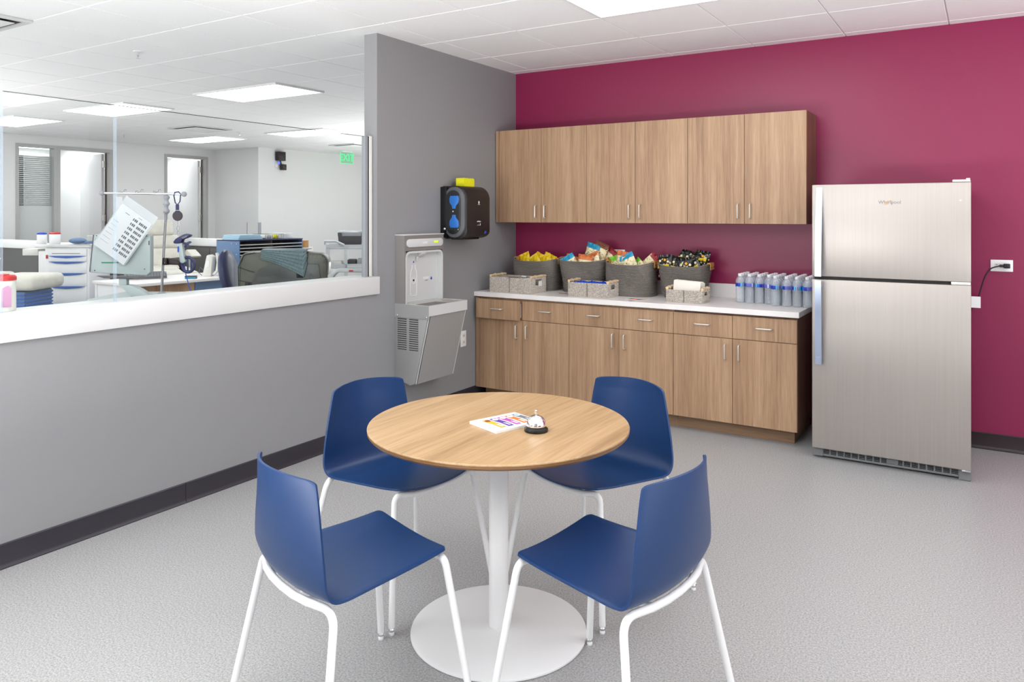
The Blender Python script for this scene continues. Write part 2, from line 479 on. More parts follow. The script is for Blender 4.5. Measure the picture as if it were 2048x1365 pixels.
for i in range(-15, 10):
    for j in range(-12, 13):
        x0 = GX0 + i * P; y0 = GY0 + j * P
        if x0 < -9 or x0 > 6 or y0 > 6.9 or y0 < -8: continue
        if blocked(x0, x0 + P, y0, y0 + P): continue
        vis = False; dist = 99
        for xx, yy in ((x0, y0), (x0 + P, y0), (x0, y0 + P), (x0 + P, y0 + P)):
            dx, dy = xx - cx, yy - cy
            d = -dx * math.sin(th) + dy * math.cos(th); l = dx * math.cos(th) + dy * math.sin(th)
            if d > 0.5 and abs(l / d) < 0.70 and (H - 1.4686) / d * 1517.14 < 440: vis = True
            dist = min(dist, math.hypot(dx, dy))
        if x0 > -0.2 and y0 > -0.1: vis = False
        (near if vis else far).append((dist if vis else dist + 100, x0, y0))
near.sort()
far += near[290:]; near = near[:290]
tm = MB().box(0.0035, P - 0.0035, 0.0035, P - 0.0035, 0, 0.016, 0.0025, seg=1)
first = None
for dist, x0, y0 in near:
    if first is None:
        first = tm.build('ceiling_tile', 'tile', ceil, smooth=0, loc=(x0, y0, H)); o = first
    else:
        o = first.copy(); COL.objects.link(o); o.parent = ceil; o.location = (x0, y0, H)
fb = MB()
for dist, x0, y0 in far:
    fb.box(x0 + 0.0035, x0 + P - 0.0035, y0 + 0.0035, y0 + P - 0.0035, H, H + 0.016)
fo = fb.build('ceiling_tile', 'tile', ceil, smooth=0); fo['kind'] = 'stuff'

# walls
wl = MB().box(-0.114, 0, -1.769, 7.1, 0, H).box(-0.114, 0, -8.2, -1.769, 0, 0.940)
struct(wl.build('wall_left', 'wall_grey', smooth=0))
struct(MB().box(0, 6.6, 0, 0.12, 0, H).build('wall_back', 'wall_maroon', smooth=0))
struct(MB().box(2.1, 6.6, -8.3, -8.2, 0, H).build('wall_front_added', 'wall_grey', smooth=0))  # unseen partial wall, added so the fridge doors reflect grey on their right
XF = -8.95
wf = MB()
for y0, y1, z0, z1 in ((-8.2, 0.13, 0, H), (0.13, 3.62, 2.545, H), (1.63, 2.575, 0, 2.545), (3.46, 3.62, 0, 2.545), (0.13, 0.70, 0, 0.25)):
    wf.box(XF - 0.12, XF, y0, y1, z0, z1)
struct(wf.build('wall_far', 'wall_white', smooth=0))
struct(MB().box(XF, -8.0, 3.62, 3.74, 0, H).box(-8.0, -7.70, 3.60, 4.0, 0, H).build('wall_recess', 'wall_white', smooth=0))
struct(MB().box(-7.82, -7.70, 4.0, 7.2, 0, H).build('wall_far_right', 'wall_white', smooth=0))
struct(MB().box(-7.82, -0.11, 7.1, 7.2, 0, H).build('wall_end', 'wall_white', smooth=0))
# offices behind the far wall
struct(MB().box(-11.6, -11.5, -0.6, 4.4, 0, H).box(-11.5, XF - 0.12, 2.05, 2.13, 0, H).box(-11.5, XF - 0.12, -0.6, -0.5, 0, H).box(-11.5, XF - .12, 4.3, 4.4, 0, H).build('wall_offices', 'wall_white', smooth=0))

# cove baseboards
def cove(axis, a, b_, off, mat, name):
    pts = [(0, 0.0), (0.016, 0.0), (0.016, 0.004), (0.009, 0.012), (0.006, 0.02), (0.006, 0.098), (0.003, 0.102), (0, 0.102)]
    if axis == 'y': return struct(MB().prism([(off + p[0], p[1]) for p in pts], 'y', a, b_).build(name, mat))
    return struct(MB().prism([(off - p[0], p[1]) for p in pts], 'x', a, b_).build(name, mat))
bl = cove('y', -8.2, -3.205, 0.0, 'base_dark', 'baseboard_left')
cove('y', -3.2025, -0.012, 0.0, 'base_dark', 'baseboard_left')
cove('x', 0.0, 0.06, -0.002, 'base_dark', 'baseboard_back')
cove('x', 2.47, 6.5, 0.0, 'base_brown', 'baseboard_back')

# sill on the half wall
s = MB().box(-0.205, 0.020, -8.2, -1.762, 0.936, 1.052, 0.003)
struct(s.build('trim_1', 'sill'))

# glass partition on the sill
win = struct_empty('window_1', (-0.055, -1.84, 1.052))
GT = 1.987 - 1.052
def pane(y0, y1):
    p = MB().box(-0.005, 0.005, y0 + 1.84, y1 + 1.84, 0, GT).build('pane', 'glass', win, smooth=0)
    MB().box(-0.005, 0.005, y0 + 1.84, y1 + 1.84, GT, GT + 0.0025).build('pane_edge', 'glassedge', p, smooth=0)
pane(-3.533, -1.835); pane(-4.025, -3.545); pane(-5.2, -4.037); pane(-7.0, -5.21)
for ys in (-3.539, -4.031, -5.205):
    MB().box(-0.0055, 0.0055, ys + 1.84 - 0.005, ys + 1.84 + 0.005, 0, GT).build('pane_joint', 'seam', win, smooth=0)
MB().box(-0.016, 0.016, 0.0, 0.024, 0, GT + 0.004).build('channel', M['poleg'], win, smooth=0)
MB().box(-0.014, 0.0150, 0.024, 0.036, 0, GT + 0.003).build('seal', M['gasket'], win, smooth=0)
MB().box(-0.018, 0.018, 0.036, 0.066, 0, GT + 0.006, 0.002).build('channel', M['offwhite'], win)

# ------------------------------------------------------------------ ceiling lamps
def lamp(x0, x1, y0, y1, z, label, group=None):
    t = thing('ceiling_light', label, 'ceiling light', ((x0 + x1) / 2, (y0 + y1) / 2, z), group=group)
    w, d = (x1 - x0) / 2, (y1 - y0) / 2
    f = MB()
    for a in ((-w, w, -d, -d + 0.022), (-w, w, d - 0.022, d), (-w, -w + 0.022, -d + 0.022, d - 0.022), (w - 0.022, w, -d + 0.022, d - 0.022)):
        f.box(a[0], a[1], a[2], a[3], -0.004, 0.012)
    f.build('frame', 'lampframe', t, smooth=0)
    MB().box(-w + 0.018, w - 0.018, -d + 0.018, d - 0.018, 0.000, 0.006).build('diffuser', 'lamp', t, smooth=0)
    return t
labs = ['large bright ceiling panel above the kitchen, nearest the maroon wall',
        'bright ceiling panel high beside the grey wall end, nearest over the back room',
        'bright ceiling panel in the middle of the near row over the back room',
        'bright ceiling panel cut by the left edge of the photo over the back room',
        'small bright ceiling panel in front of the second far doorway',
        'small bright ceiling panel above the green exit sign side, beside the glass edge']
for a, l in zip(lights, labs):
    zz = H if a is lights[0] else H - 0.013
    lamp(a[0], a[1], a[2], a[3], zz, l, 'rectangular ceiling lights')
for k, (x, y) in enumerate(((2.04, -4.68), (5.08, -1.63), (5.08, -4.68), (2.04, -7.3), (-2.69, -4.2), (-2.69, 2.3), (-2.69, 5.2), (-5.05, 5.2))):
    lamp(x - 0.61, x + 0.61, y - 0.305, y + 0.305, H - 0.013, 'bright ceiling panel out of view, ' + ['behind the camera over the kitchen', 'to the right over the kitchen', 'behind the camera at the right', 'far behind the camera over the kitchen', 'over the back room left of the photo', 'behind the tall grey wall', 'deep behind the tall grey wall', 'by the far right of the back room'][k], 'rectangular ceiling lights out of view')
for yy, nm in ((1.15, 'far office behind the first doorway, out of view'), (3.5, 'far office behind the second doorway, out of view')):  # one extra unseen panel per office, added to brighten its interior
    lamp(-11.3, -10.0, yy, yy + 0.75, H - 0.013, 'unseen lit panel added to brighten the ' + nm, 'rectangular ceiling lights out of view')
lamp(-10.6, -9.6, 0.3, 0.9, H - 0.013, 'bright ceiling panel inside the far office behind the side window', 'rectangular ceiling lights')
lamp(-10.6, -9.6, 2.7, 3.3, H - 0.013, 'bright ceiling panel inside the far office behind the second doorway', 'rectangular ceiling lights')

# vents
def vent(x0, x1, y0, y1, label):
    t = thing('ceiling_vent', label, 'vent', ((x0 + x1) / 2, (y0 + y1) / 2, H - 0.012))
    w = (x1 - x0) / 2
    f = MB()
    for a in ((-w, w, -w, -w + .03), (-w, w, w - .03, w), (-w, -w + .03, -w + .03, w - .03), (w - .03, w, -w + .03, w - .03)):
        f.box(a[0], a[1], a[2], a[3], -0.003, 0.012)
    f.build('frame', 'ventmetal', t, smooth=0)
    MB().prism([(-w + .03, -w + .03), (w - .03, -w + .03), (w - .03, w - .03), (-w + .03, w - .03)], 'z', 0.006, 0.010).build('backing', 'gap', t, smooth=0)
    MB().box(-w + .07, w - .07, -w + .07, w - .07, -0.010, -0.006, 0.001).build('plaque', 'lampframe', t)
    return t
vent(*vents[0], 'square white ceiling vent before the small far light')
vent(*vents[1], 'square white ceiling vent close to the green exit sign')
vent(GX0 - 4 * P, GX0 - 3 * P, GY0 - 5 * P, GY0 - 4 * P, 'square white ceiling vent cut by the top left edge of the photo')

def sprinkler(x, y, label):
    t = thing('fire_sprinkler', label, 'sprinkler', (x, y, H))
    MB().lathe([(0.0, -0.006), (0.032, -0.006), (0.036, 0.0)], seg=20).build('escutcheon', 'lampframe', t)
    m = MB().tube([(0, 0, -0.004), (0, 0, -0.03)], 0.006, 8).tube([(-.012, 0, -.012), (-.014, 0, -.03), (0, 0, -.05)], 0.0025, 6).tube([(.012, 0, -.012), (.014, 0, -.03), (0, 0, -.05)], 0.0025, 6)
    m.build('frame_arm', 'chrome', t)
    MB().lathe([(0, -0.054), (0.016, -0.054), (0.016, -0.051), (0, -0.050)], seg=14).build('deflector', 'chrome', t)
    MB().tube([(0, 0, -0.03), (0, 0, -0.046)], 0.003, 6).build('bulb', 'red', t)
sprinkler(-1.90, -2.28, 'fire sprinkler on the ceiling tiles at the upper left of the photo')
sprinkler(-5.93, 1.80, 'small fire sprinkler beside the far ceiling lights and vent')
sprinkler(-7.6, 1.02, 'tiny fire sprinkler by the far wall above the first doorway')

# ------------------------------------------------------------------ far wall doors and side window
w2 = struct_empty('window_2', (XF, 0.13, 0))
f = MB()
for y0, y1, z0, z1 in ((0, 0.045, 0.25, 2.545), (0.045, 0.555, 2.50, 2.545), (0.045, 0.555, 0.25, 0.295), (0.555, 0.60, 0.25, 2.545)):
    f.box(-0.13, 0.012, y0, y1, z0, z1)
f.build('frame', 'doorframe', w2, smooth=0)
MB().box(-0.065, -0.059, 0.045, 0.555, 0.295, 2.50).build('pane', 'glass', w2, smooth=0)
MB().box(-0.058, -0.056, 0.045, 0.555, 0.295, 1.60).build('frosted_film', pbr('frosted film', (205, 207, 208), 0.6), w2, smooth=0)
for y0, y1, mt in ((0.05, 0.165, 'blindd'), (0.17, 0.55, 'blind')):
    first = None
    for k in range(26):
        z = 1.62 + k * 0.030
        if first is None:
            first = MB().box(-0.118, -0.092, y0, y1, 0, 0.004, mat=Matrix.Rotation(0.0, 4, 'Y')).box(-0.106, -0.102, y0, y1, -0.022, 0.0).build('blind_slat', mt, w2, smooth=0, loc=(0, 0, z)); 
        else:
            o = first.copy(); COL.objects.link(o); o.parent = w2; o.location = (0, 0, z)

def door(name, y0, y1, yhinge_side, leafang, w):
    d = struct_empty(name, (XF, y0, 0))
    W_ = y1 - y0
    f = MB()
    f.box(-0.13, 0.014, 0, 0.05, 0, 2.545).box(-0.13, 0.014, W_ - 0.05, W_, 0, 2.545).box(-0.13, 0.014, 0.05, W_ - 0.05, 2.495, 2.545)
    f.build('frame', 'doorframe', d, smooth=0)
    MB().box(-0.128, -0.085, W_ - 0.062, W_ - 0.050, 0, 2.49).build('door_stop', 'hinge', d, smooth=0)
    leaf = MB().box(-0.90, -0.02, -0.022, 0.022, 0.01, 2.48, 0.002).build('door_leaf', 'doorleaf', d)
    leaf.location = (-0.13, W_ - 0.085, 0); leaf.rotation_euler = (0, 0, leafang)
    for z in (0.3, 1.35, 2.25):
        MB().box(-0.135, -0.10, W_ - 0.10, W_ - 0.045, z, z + 0.11).build('hinge', 'steelhandle', d, smooth=0)
    kn = MB().tube([(-0.84, -0.022, 1.0), (-0.84, -0.07, 1.0), (-0.74, -0.07, 1.0)], 0.009, 8).build('door_handle', 'steelhandle', leaf)
    return d
door('door_1', 0.73, 1.63, 1, math.radians(-8), 0)
door('door_2', 2.575, 3.46, 1, math.radians(-14), 0)

for nm, x0, x1, y0, y1 in (('a', -8.006, -7.998, 3.592, 3.64), ('b', -7.704, -7.694, 3.594, 3.66)):
    o = MB().box(x0, x1, y0, y1, 0, 1.32, 0.001).build('corner_guard', 'poleg')
    tag(o, 'grey corner guard on the left edge of the white column' if nm == 'a' else 'grey corner guard on the right edge of the white column', 'corner guard', 'corner guards on the far column')

# ================================================================== KITCHEN: CABINETS
def pull(mb, c, axis, L=0.10):
    """U-shaped bar pull, c = centre on the door face, protruding to -y"""
    x, y, z = c; h = L / 2
    if axis == 'z': pts = [(x, y, z - h), (x, y - 0.030, z - h), (x, y - 0.030, z + h), (x, y, z + h)]
    else: pts = [(x - h, y, z), (x - h, y - 0.030, z), (x + h, y - 0.030, z), (x + h, y, z)]
    mb.tube(fillet(pts, 0.012, 4), 0.0045, 8)
    return mb
XD = [0.040, 0.440, 0.844, 1.245, 1.647, 2.050, 2.455]
UB, UT, UY = 1.402, 2.158, -0.33
G = 0.0016
upn = ['left wood wall cabinet beside the grey wall, above the towel dispenser side', 'middle wood wall cabinet above the rope baskets', 'right wood wall cabinet nearest the fridge']
for u in range(3):
    x0, x1, xm = XD[2 * u], XD[2 * u + 2], XD[2 * u + 1]
    t = thing('wall_cabinet', upn[u], 'cabinet', (x0, 0, UB), group='wall cabinets on the maroon wall')
    left = -0.032 if u == 0 else 0.0006
    b = MB().box(left, x1 - x0 - 0.0006, UY + 0.022, -0.002, 0, UT - UB)
    if u == 0: b.box(left, -0.001, UY, UY + 0.0215, 0, UT - UB)
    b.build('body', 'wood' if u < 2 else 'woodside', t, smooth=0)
    for k, (a, c) in enumerate(((x0, xm), (xm, x1))):
        d = MB().box(a - x0 + G, c - x0 - G, UY, UY + 0.020, 0.001, UT - UB - 0.001, 0.0008, seg=1).build('door', 'wood', t)
        hx = (c - x0 - 0.042) if k == 0 else (a - x0 + 0.042)
        pull(MB(), (hx, UY, 0.075 + 0.012), 'z').build('handle', 'steelhandle', d)
BY, BT = -0.62, 0.818
bn = ['left wood base cabinet with its top left drawer ajar', 'middle wood base cabinet under the counter', 'right wood base cabinet beside the fridge']
for u in range(3):
    x0, x1, xm = XD[2 * u], XD[2 * u + 2], XD[2 * u + 1]
    t = thing('base_cabinet', bn[u], 'cabinet', (x0, 0, 0), group='base cabinets under the counter')
    left = -0.034 if u == 0 else 0.0006
    b = MB().box(left, x1 - x0 - 0.0006, BY + 0.022, -0.002, 0.094, BT)
    if u == 0: b.box(left, -0.0015, BY + 0.002, BY + 0.0215, 0.096, BT - 0.01)
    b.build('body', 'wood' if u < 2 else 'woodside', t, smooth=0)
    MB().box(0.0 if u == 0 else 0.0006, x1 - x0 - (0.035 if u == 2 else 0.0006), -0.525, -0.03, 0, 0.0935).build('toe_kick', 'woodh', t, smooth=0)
    for k, (a, c) in enumerate(((x0, xm), (xm, x1))):
        d = MB().box(a - x0 + G, c - x0 - G, BY, BY + 0.020, 0.097, 0.651, 0.0008, seg=1).build('door', 'wood', t)
        hx = (c - x0 - 0.045) if k == 0 else (a - x0 + 0.045)
        pull(MB(), (hx, BY, 0.565), 'z').build('handle', 'steelhandle', d)
        pull_out = 0.045 if (u == 0 and k == 0) else 0.0
        dr = MB().box(a - x0 + G, c - x0 - G, BY - pull_out, BY + 0.020 - pull_out, 0.6545, 0.803, 0.0008, seg=1)
        dr = dr.build('drawer', 'wood', t)
        if pull_out:
            MB().box(a - x0 + 0.02, c - x0 - 0.02, BY + 0.02 - pull_out, BY + 0.05, 0.67, 0.78).build('drawer_box', 'offwhite', dr, smooth=0)
        pull(MB(), ((a + c) / 2 - x0, BY - pull_out, 0.735), 'x').build('handle', 'steelhandle', dr)
# counter
t = thing('countertop', 'white countertop with short backsplash over the wood base cabinets', 'countertop', (0, 0, BT))
MB().box(0.001, 2.470, -0.640, -0.001, 0.001, 0.037, 0.0015, seg=1).build('slab', 'counter', t)
MB().box(0.001, 2.468, -0.021, -0.001, 0.0375, 0.138, 0.001, seg=1).build('backsplash', 'counter', t)
CT = 0.855

# ================================================================== FRIDGE
t = thing('fridge', 'stainless steel top freezer refrigerator against the maroon wall', 'refrigerator', (2.57, 0, 0))
FW = 0.815
DY0, DY1 = -0.77, -0.708
MB().box(0.010, FW - 0.006, -0.700, -0.06, 0.03, 1.632, 0.004).build('body', 'fridgeside', t)
fz = MB().box(0, FW + 0.004, DY0, DY1, 1.097, 1.645, 0.004, seg=3).build('freezer_door', 'steel', t)
fd = MB().box(0, FW + 0.004, DY0, DY1, 0.067, 1.079, 0.004, seg=3).build('fridge_door', 'steel', t)
MB().box(0.006, FW - 0.004, DY1 + 0.001, -0.6995, 0.08, 1.635).build('gasket', 'gasket', t, smooth=0)
MB().box(0.01, FW - 0.03, -0.745, -0.712, 1.0795, 1.0965).build('gap_trim', 'gasket', t, smooth=0)
def strap(z0, z1, p0, p1, name, parent):
    """flat curved handle strip whose distance from the door goes p0 -> p1"""
    b = bmesh.new(); n = 14; fr = []; 
    for i in range(n + 1):
        s_ = i / n; z = z0 + (z1 - z0) * s_
        p = p0 + (p1 - p0) * (1 - (1 - s_) ** 1.6)
        y = DY0 - p
        fr.append([b.verts.new(v) for v in ((0.024, y, z), (0.060, y, z), (0.060, y + min(0.018, max(p, .003)), z), (0.024, y + min(0.018, max(p, .003)), z))])
    for A, B in zip(fr, fr[1:]):
        for k in range(4): b.faces.new((A[k], A[(k + 1) % 4], B[(k + 1) % 4], B[k]))
    b.faces.new(fr[0]); b.faces.new(fr[-1][::-1])
    bmesh.ops.recalc_face_normals(b, faces=b.faces[:])
    m = MB(); m._add(b); return m
h = strap(1.628, 1.099, 0.001, 0.050, '', None).box(0.030, 0.056, DY0 - 0.045, DY0 + 0.001, 1.110, 1.135).build('handle', 'bluereflection', fz)
h = strap(0.575, 1.076, 0.034, 0.050, '', None).box(0.030, 0.056, DY0 - 0.045, DY0 + 0.001, 1.035, 1.060).box(0.030, 0.056, DY0 - 0.040, DY0 + 0.001, 0.60, 0.62).build('handle', 'bluereflection', fd)
text_obj('Whirlpool', 0.028, 'slate', fz, (0.420, DY0 - 0.0006, 1.537), (1, 0, 0), (0, 0, 1), 'logo_text', 0.0003)
MB().tube([(0.412 + 0.020 * math.cos(a), DY0 - 0.001, 1.536 + 0.008 * math.sin(a) + 0.010 * math.cos(a)) for a in [k * 2 * PI / 18 * 0.8 for k in range(18)]], 0.0012, 6).build('logo_ring', 'gold', fz)
MB().lathe([(0, -0.004), (0.004, -0.003), (0.005, 0)], c=(0, 0, 0), seg=12, mat=Matrix.Translation((FW - 0.045, DY0 + 0.001, 1.545)) @ Matrix.Rotation(PI / -2, 4, 'X')).build('door_button', 'lampframe', fz)
MB().box(FW - 0.085, FW + 0.001, -0.760, -0.66, 1.646, 1.660, 0.005).box(FW - 0.02, FW + 0.0, -0.757, -0.70, 1.6605, 1.667, 0.003).build('hinge_cover', 'offwhite', t)
MB().box(FW - 0.09, FW + 0.002, -0.765, -0.712, 1.0800, 1.0963, 0.001).build('middle_hinge', 'steelhandle', t)
# kick grille
gr = MB().box(0.0, 0.055, -0.735, -0.700, 0.012, 0.066, 0.002).box(FW - 0.055, FW + 0.004, -0.735, -0.700, 0.002, 0.066, 0.002)
gr.box(0.055, FW - 0.055, -0.728, -0.706, 0.014, 0.026).box(0.055, FW - 0.055, -0.728, -0.706, 0.056, 0.066)
for k in range(19):
    x = 0.055 + k * (FW - 0.11) / 18.0
    gr.box(x - 0.004, x + 0.004, -0.727, -0.706, 0.026, 0.056)
grp = gr.build('kick_grille', 'grilleg', t, smooth=0)
for z in (0.032, 0.041, 0.050):
    MB().box(0.056, FW - 0.056, -0.722, -0.712, z - 0.0015, z + 0.0015).build('louver', 'grilleg', grp, smooth=0)
MB().box(0.40, 0.46, -0.7275, -0.724, 0.028, 0.054).build('grille_plate', 'grilleg', grp, smooth=0)
MB().box(0.05, FW - 0.05, -0.705, -0.7005, 0.012, 0.066).build('grille_backing', 'grilled', t, smooth=0)
for x in (0.06, FW - 0.06):
    for y in (-0.66, -0.12):
        MB().lathe([(0.022, 0.0), (0.022, 0.012), (0.012, 0.014), (0.012, 0.031)], c=(x, y, 0), seg=14).build('levelling_foot', 'grilled', t)
MB().box(FW - 0.04, FW + 0.002, -0.765, -0.712, 0.058, 0.0665, 0.001).build('bottom_hinge', 'chrome', t)

# outlets
def outlet(name, label, X, Y, wx, hz, plane='back', second=True):
    t = thing(name, label, 'outlet', (X, Y, 0) if False else (X, Y, hz[0]))
    Hh = hz[1] - hz[0]
    if plane == 'back':
        MB().box(0, wx, -0.006, 0, 0, Hh, 0.0015).build('cover_plate', 'white', t)
        cxs = (wx * 0.32, wx * 0.72)
        for c_ in cxs:
            o = MB().box(c_ - 0.016, c_ + 0.016, -0.0085, -0.0061, Hh / 2 - 0.014, Hh / 2 + 0.014, 0.001).build('socket', 'offwhite', t)
            MB().box(c_ - 0.008, c_ - 0.001, -0.0092, -0.0086, Hh / 2 + 0.004, Hh / 2 + 0.007).box(c_ - 0.008, c_ - 0.001, -0.0092, -0.0086, Hh / 2 - 0.007, Hh / 2 - 0.004).box(c_ + 0.005, c_ + 0.009, -0.0092, -0.0086, Hh / 2 - 0.002, Hh / 2 + 0.002).build('slot', 'black', o, smooth=0)
    else:
        MB().box(0, 0.006, 0, wx, 0, Hh, 0.0015).build('cover_plate', 'white', t)
        for c_ in (Hh * 0.3, Hh * 0.7):
            o = MB().box(0.0061, 0.0085, wx / 2 - 0.016, wx / 2 + 0.016, c_ - 0.014, c_ + 0.014, 0.001).build('socket', 'offwhite', t)
            MB().box(0.0086, 0.0092, wx / 2 + 0.004, wx / 2 + 0.007, c_ - 0.006, c_ + 0.004).box(0.0086, 0.0092, wx / 2 - 0.007, wx / 2 - 0.004, c_ - 0.006, c_ + 0.004).build('slot', 'black', o, smooth=0)
    return t
outlet('wall_outlet', 'white wall outlet right of the fridge with black plug in it', 3.482, -0.0002, 0.117, (1.114, 1.186))
outlet('wall_outlet', 'white wall outlet on the maroon wall between the second and third rope baskets', 0.905, -0.0002, 0.117, (1.115, 1.187))
outlet('wall_outlet', 'white upright outlet low on the grey wall beside the drinking fountain', 0.0002, -0.822, 0.072, (0.437, 0.56), 'left')

t = thing('power_cord', 'black fridge power cord plugged into the wall outlet', 'cord', (3.55, -0.02, 1.15))
MB().box(0.0, 0.034, -0.030, 0.008, -0.014, 0.014, 0.004).box(-0.022, 0.0, -0.026, 0.0, -0.008, 0.008, 0.003).build('plug', 'cord', t)
cp = [(-0.02, -0.015, 0), (-0.07, -0.03, -0.015), (-0.10, -0.035, -0.07), (-0.12, -0.035, -0.15), (-0.135, -0.035, -0.21), (-0.17, -0.04, -0.27), (-0.185, -0.045, -0.34), (-0.20, -0.045, -0.48), (-0.21, -0.03, -1.0)]
MB().tube(fillet(cp, 0.05, 5), 0.0042, 8).build('cable', 'cord', t)
tg = MB().box(-0.195, -0.120, -0.062, -0.061, -0.262, -0.192, mat=Matrix.Rotation(0.0, 4, 'Y')).build('tag', 'white', t, smooth=0)
MB().box(-0.192, -0.176, -0.0632, -0.0622, -0.245, -0.200).build('tag_stripe', 'redp', tg, smooth=0)

# ================================================================== WATER FOUNTAIN
Y0, Y1 = -1.587, -1.145
t = thing('water_fountain', 'grey wall mounted drinking fountain with bottle filler', 'water fountain', (0, Y0, 0))
WD = Y1 - Y0
# lower cabinet tapering to the wall
low = MB().prism([(0.0, 0.79), (0.283, 0.79), (0.169, 0.315), (0.130, 0.300), (0.0, 0.335)], 'y', 0.004, WD - 0.006, 0.0015)
lowo = low.build('lower_cabinet', 'fountain', t)
MB().prism([(0.2865, 0.784), (0.2895, 0.784), (0.1740, 0.310), (0.1710, 0.310)], 'y', 0.030, WD - 0.012).build('front_panel', 'fountain', t)
MB().tube([(0.288, 0.016, 0.785), (0.173, 0.016, 0.312)], 0.0032, 6).build('panel_seam', 'fountainl', t)
MB().tube([(0.288, WD - 0.008, 0.785), (0.173, WD - 0.008, 0.312)], 0.0032, 6).build('panel_seam', 'fountainl', t)
# louvres on the left side
lm = None
for cxx in (0.018, 0.120):
    for k in range(15):
        z = 0.752 - k * 0.0148
        x0 = cxx + 0.004
        if lm is None:
            lm = MB().prism([(0.0025, -0.004), (-0.0012, -0.004), (-0.0012, 0.004), (0.0025, 0.004)], 'x', 0, 0.078)
            lm = lm.build('louver_slot', 'grilled', t, smooth=0, loc=(x0, 0.0035, z)); o = lm
            lip = MB().prism([(0.002, 0.0042), (-0.004, 0.0020), (-0.004, 0.0034), (0.002, 0.0062)], 'x', -0.001, 0.079).build('louver_lip', 'fountain', lm, smooth=0)
        else:
            o = lm.copy(); COL.objects.link(o); o.parent = t; o.location = (x0, 0.0035, z)
            l2 = lip.copy(); COL.objects.link(l2); l2.parent = o
# basin rim box (open top)
bx = MB()
zb0, zb1 = 0.783, 0.853
bx.box(0.0, 0.297, 0, 0.012, zb0, zb1).box(0.0, 0.297, WD - 0.012, WD, zb0, zb1).box(0.285, 0.297, 0.012, WD - 0.012, zb0, zb1).box(0.0, 0.085, 0.012, WD - 0.012, zb0, zb1)
bx.build('basin_rim', 'fountainl', t, smooth=0)
side = MB().box(0.0, 0.296, -0.0025, -0.0005, zb0 - 0.022, zb1 - 0.001).build('rim_side', 'fountain', t, smooth=0)
for x in (0.022, 0.276):
    MB().sphere((x, -0.003, zb0 - 0.008), 0.006, sy=0.5, seg=10).build('screw', 'chrome', side)
b = bmesh.new()  # dished drain tray
rings = []
for i in range(7):
    s_ = i / 6; ring = []
    for k in range(32):
        a = 2 * PI * k / 32
        ca, sa = math.cos(a), math.sin(a)
        q = max(abs(ca), abs(sa)) ** -1 if i == 0 else (1 + (max(abs(ca), abs(sa)) ** -1 - 1) * (1 - s_) ** 2)
        ring.append(b.verts.new((0.185 + 0.0995 * ca * q * (1 - s_ * 0.9), WD / 2 + (WD / 2 - 0.012) * sa * q * (1 - s_ * 0.9), 0.850 - 0.045 * math.sin(s_ * PI / 2))))
    rings.append(ring)
for A, B in zip(rings, rings[1:]):
    for k in range(32): b.faces.new((A[k], A[(k + 1) % 32], B[(k + 1) % 32], B[k]))
b.faces.new(rings[-1])
bmesh.ops.recalc_face_normals(b, faces=b.faces[:])
m = MB(); m._add(b); m.build('basin', 'steelhandle', t, smooth=60)
gm = MB()
for k in range(9): gm.box(0.105 + k * 0.018, 0.113 + k * 0.018, 0.10, WD - 0.12, 0.838, 0.842)
gm.build('drain_grate', 'fountaind', t, smooth=0)
# tower
TZ0, TZ1 = 0.853, 1.322
tw = MB().box(0.0, 0.030, 0, WD - 0.002, TZ0, TZ1).box(0.030, 0.085, 0, 0.014, TZ0, TZ1).box(0.030, 0.085, WD - 0.016, WD - 0.002, TZ0, TZ1)
tw.box(0.030, 0.085, 0.014, WD - 0.016, 1.215, TZ1)
tw.build('tower', 'fountaind', t, smooth=0)
MB().box(-0.0, 0.090, -0.002, WD, TZ1, TZ1 + 0.008, 0.002).build('tower_cap', 'fountainl', t)
def rrect(y0, y1, z0, z1, r, n=6):
    pts = []
    for cx_, cz_, a0 in ((y1 - r, z1 - r, 0), (y0 + r, z1 - r, 90), (y0 + r, z0 + r, 180), (y1 - r, z0 + r, 270)):
        for k in range(n + 1):
            a = math.radians(a0 + 90 * k / n); pts.append((cx_ + r * math.cos(a), cz_ + r * math.sin(a)))
    return pts
MB().prism(rrect(0.018, WD - 0.018, 1.240, 1.297, 0.028), 'x', 0.0855, 0.094, 0.002).build('display_panel', 'fountainl', t)
dsp = MB().box(0.0945, 0.0955, 0.315, 0.362, 1.265, 1.279).build('display', 'lime', t, smooth=0)
text_obj('ELKAY', 0.020, 'white', t, (0.0947, 0.215, 1.268), (0, 1, 0), (0, 0, 1), 'lettering', 0.0004, bold=0.0006)
# alcove: bezel arch, recessed back
prof = rrect(0.012, WD - 0.012, 0.80, 1.212, 0.045)
inner = rrect(0.024, WD - 0.024, 0.80, 1.198, 0.036)
b = bmesh.new()
for xx0, xx1, A_, B_ in ((0.088, 0.088, prof, inner), (0.088, 0.045, inner, inner), (0.088, 0.080, prof, prof)):
    va = [b.verts.new((xx0, p[0], max(p[1], TZ0 + .001))) for p in A_]; vb = [b.verts.new((xx1, p[0], max(p[1], TZ0 + .001))) for p in B_]
    n = len(va)
    for k in range(n):
        if A_[k][1] < TZ0 and A_[(k + 1) % n][1] < TZ0: continue
        try: b.faces.new((va[k], va[(k + 1) % n], vb[(k + 1) % n], vb[k]))
        except ValueError: pass
bmesh.ops.recalc_face_normals(b, faces=b.faces[:])
m = MB(); m._add(b); m.build('alcove_bezel', 'fountainl', t, smooth=50)
MB().box(0.0302, 0.045, 0.0145, WD - 0.0165, TZ0 + 0.001, 1.214).build('alcove_back', 'fountainl', t, smooth=0)
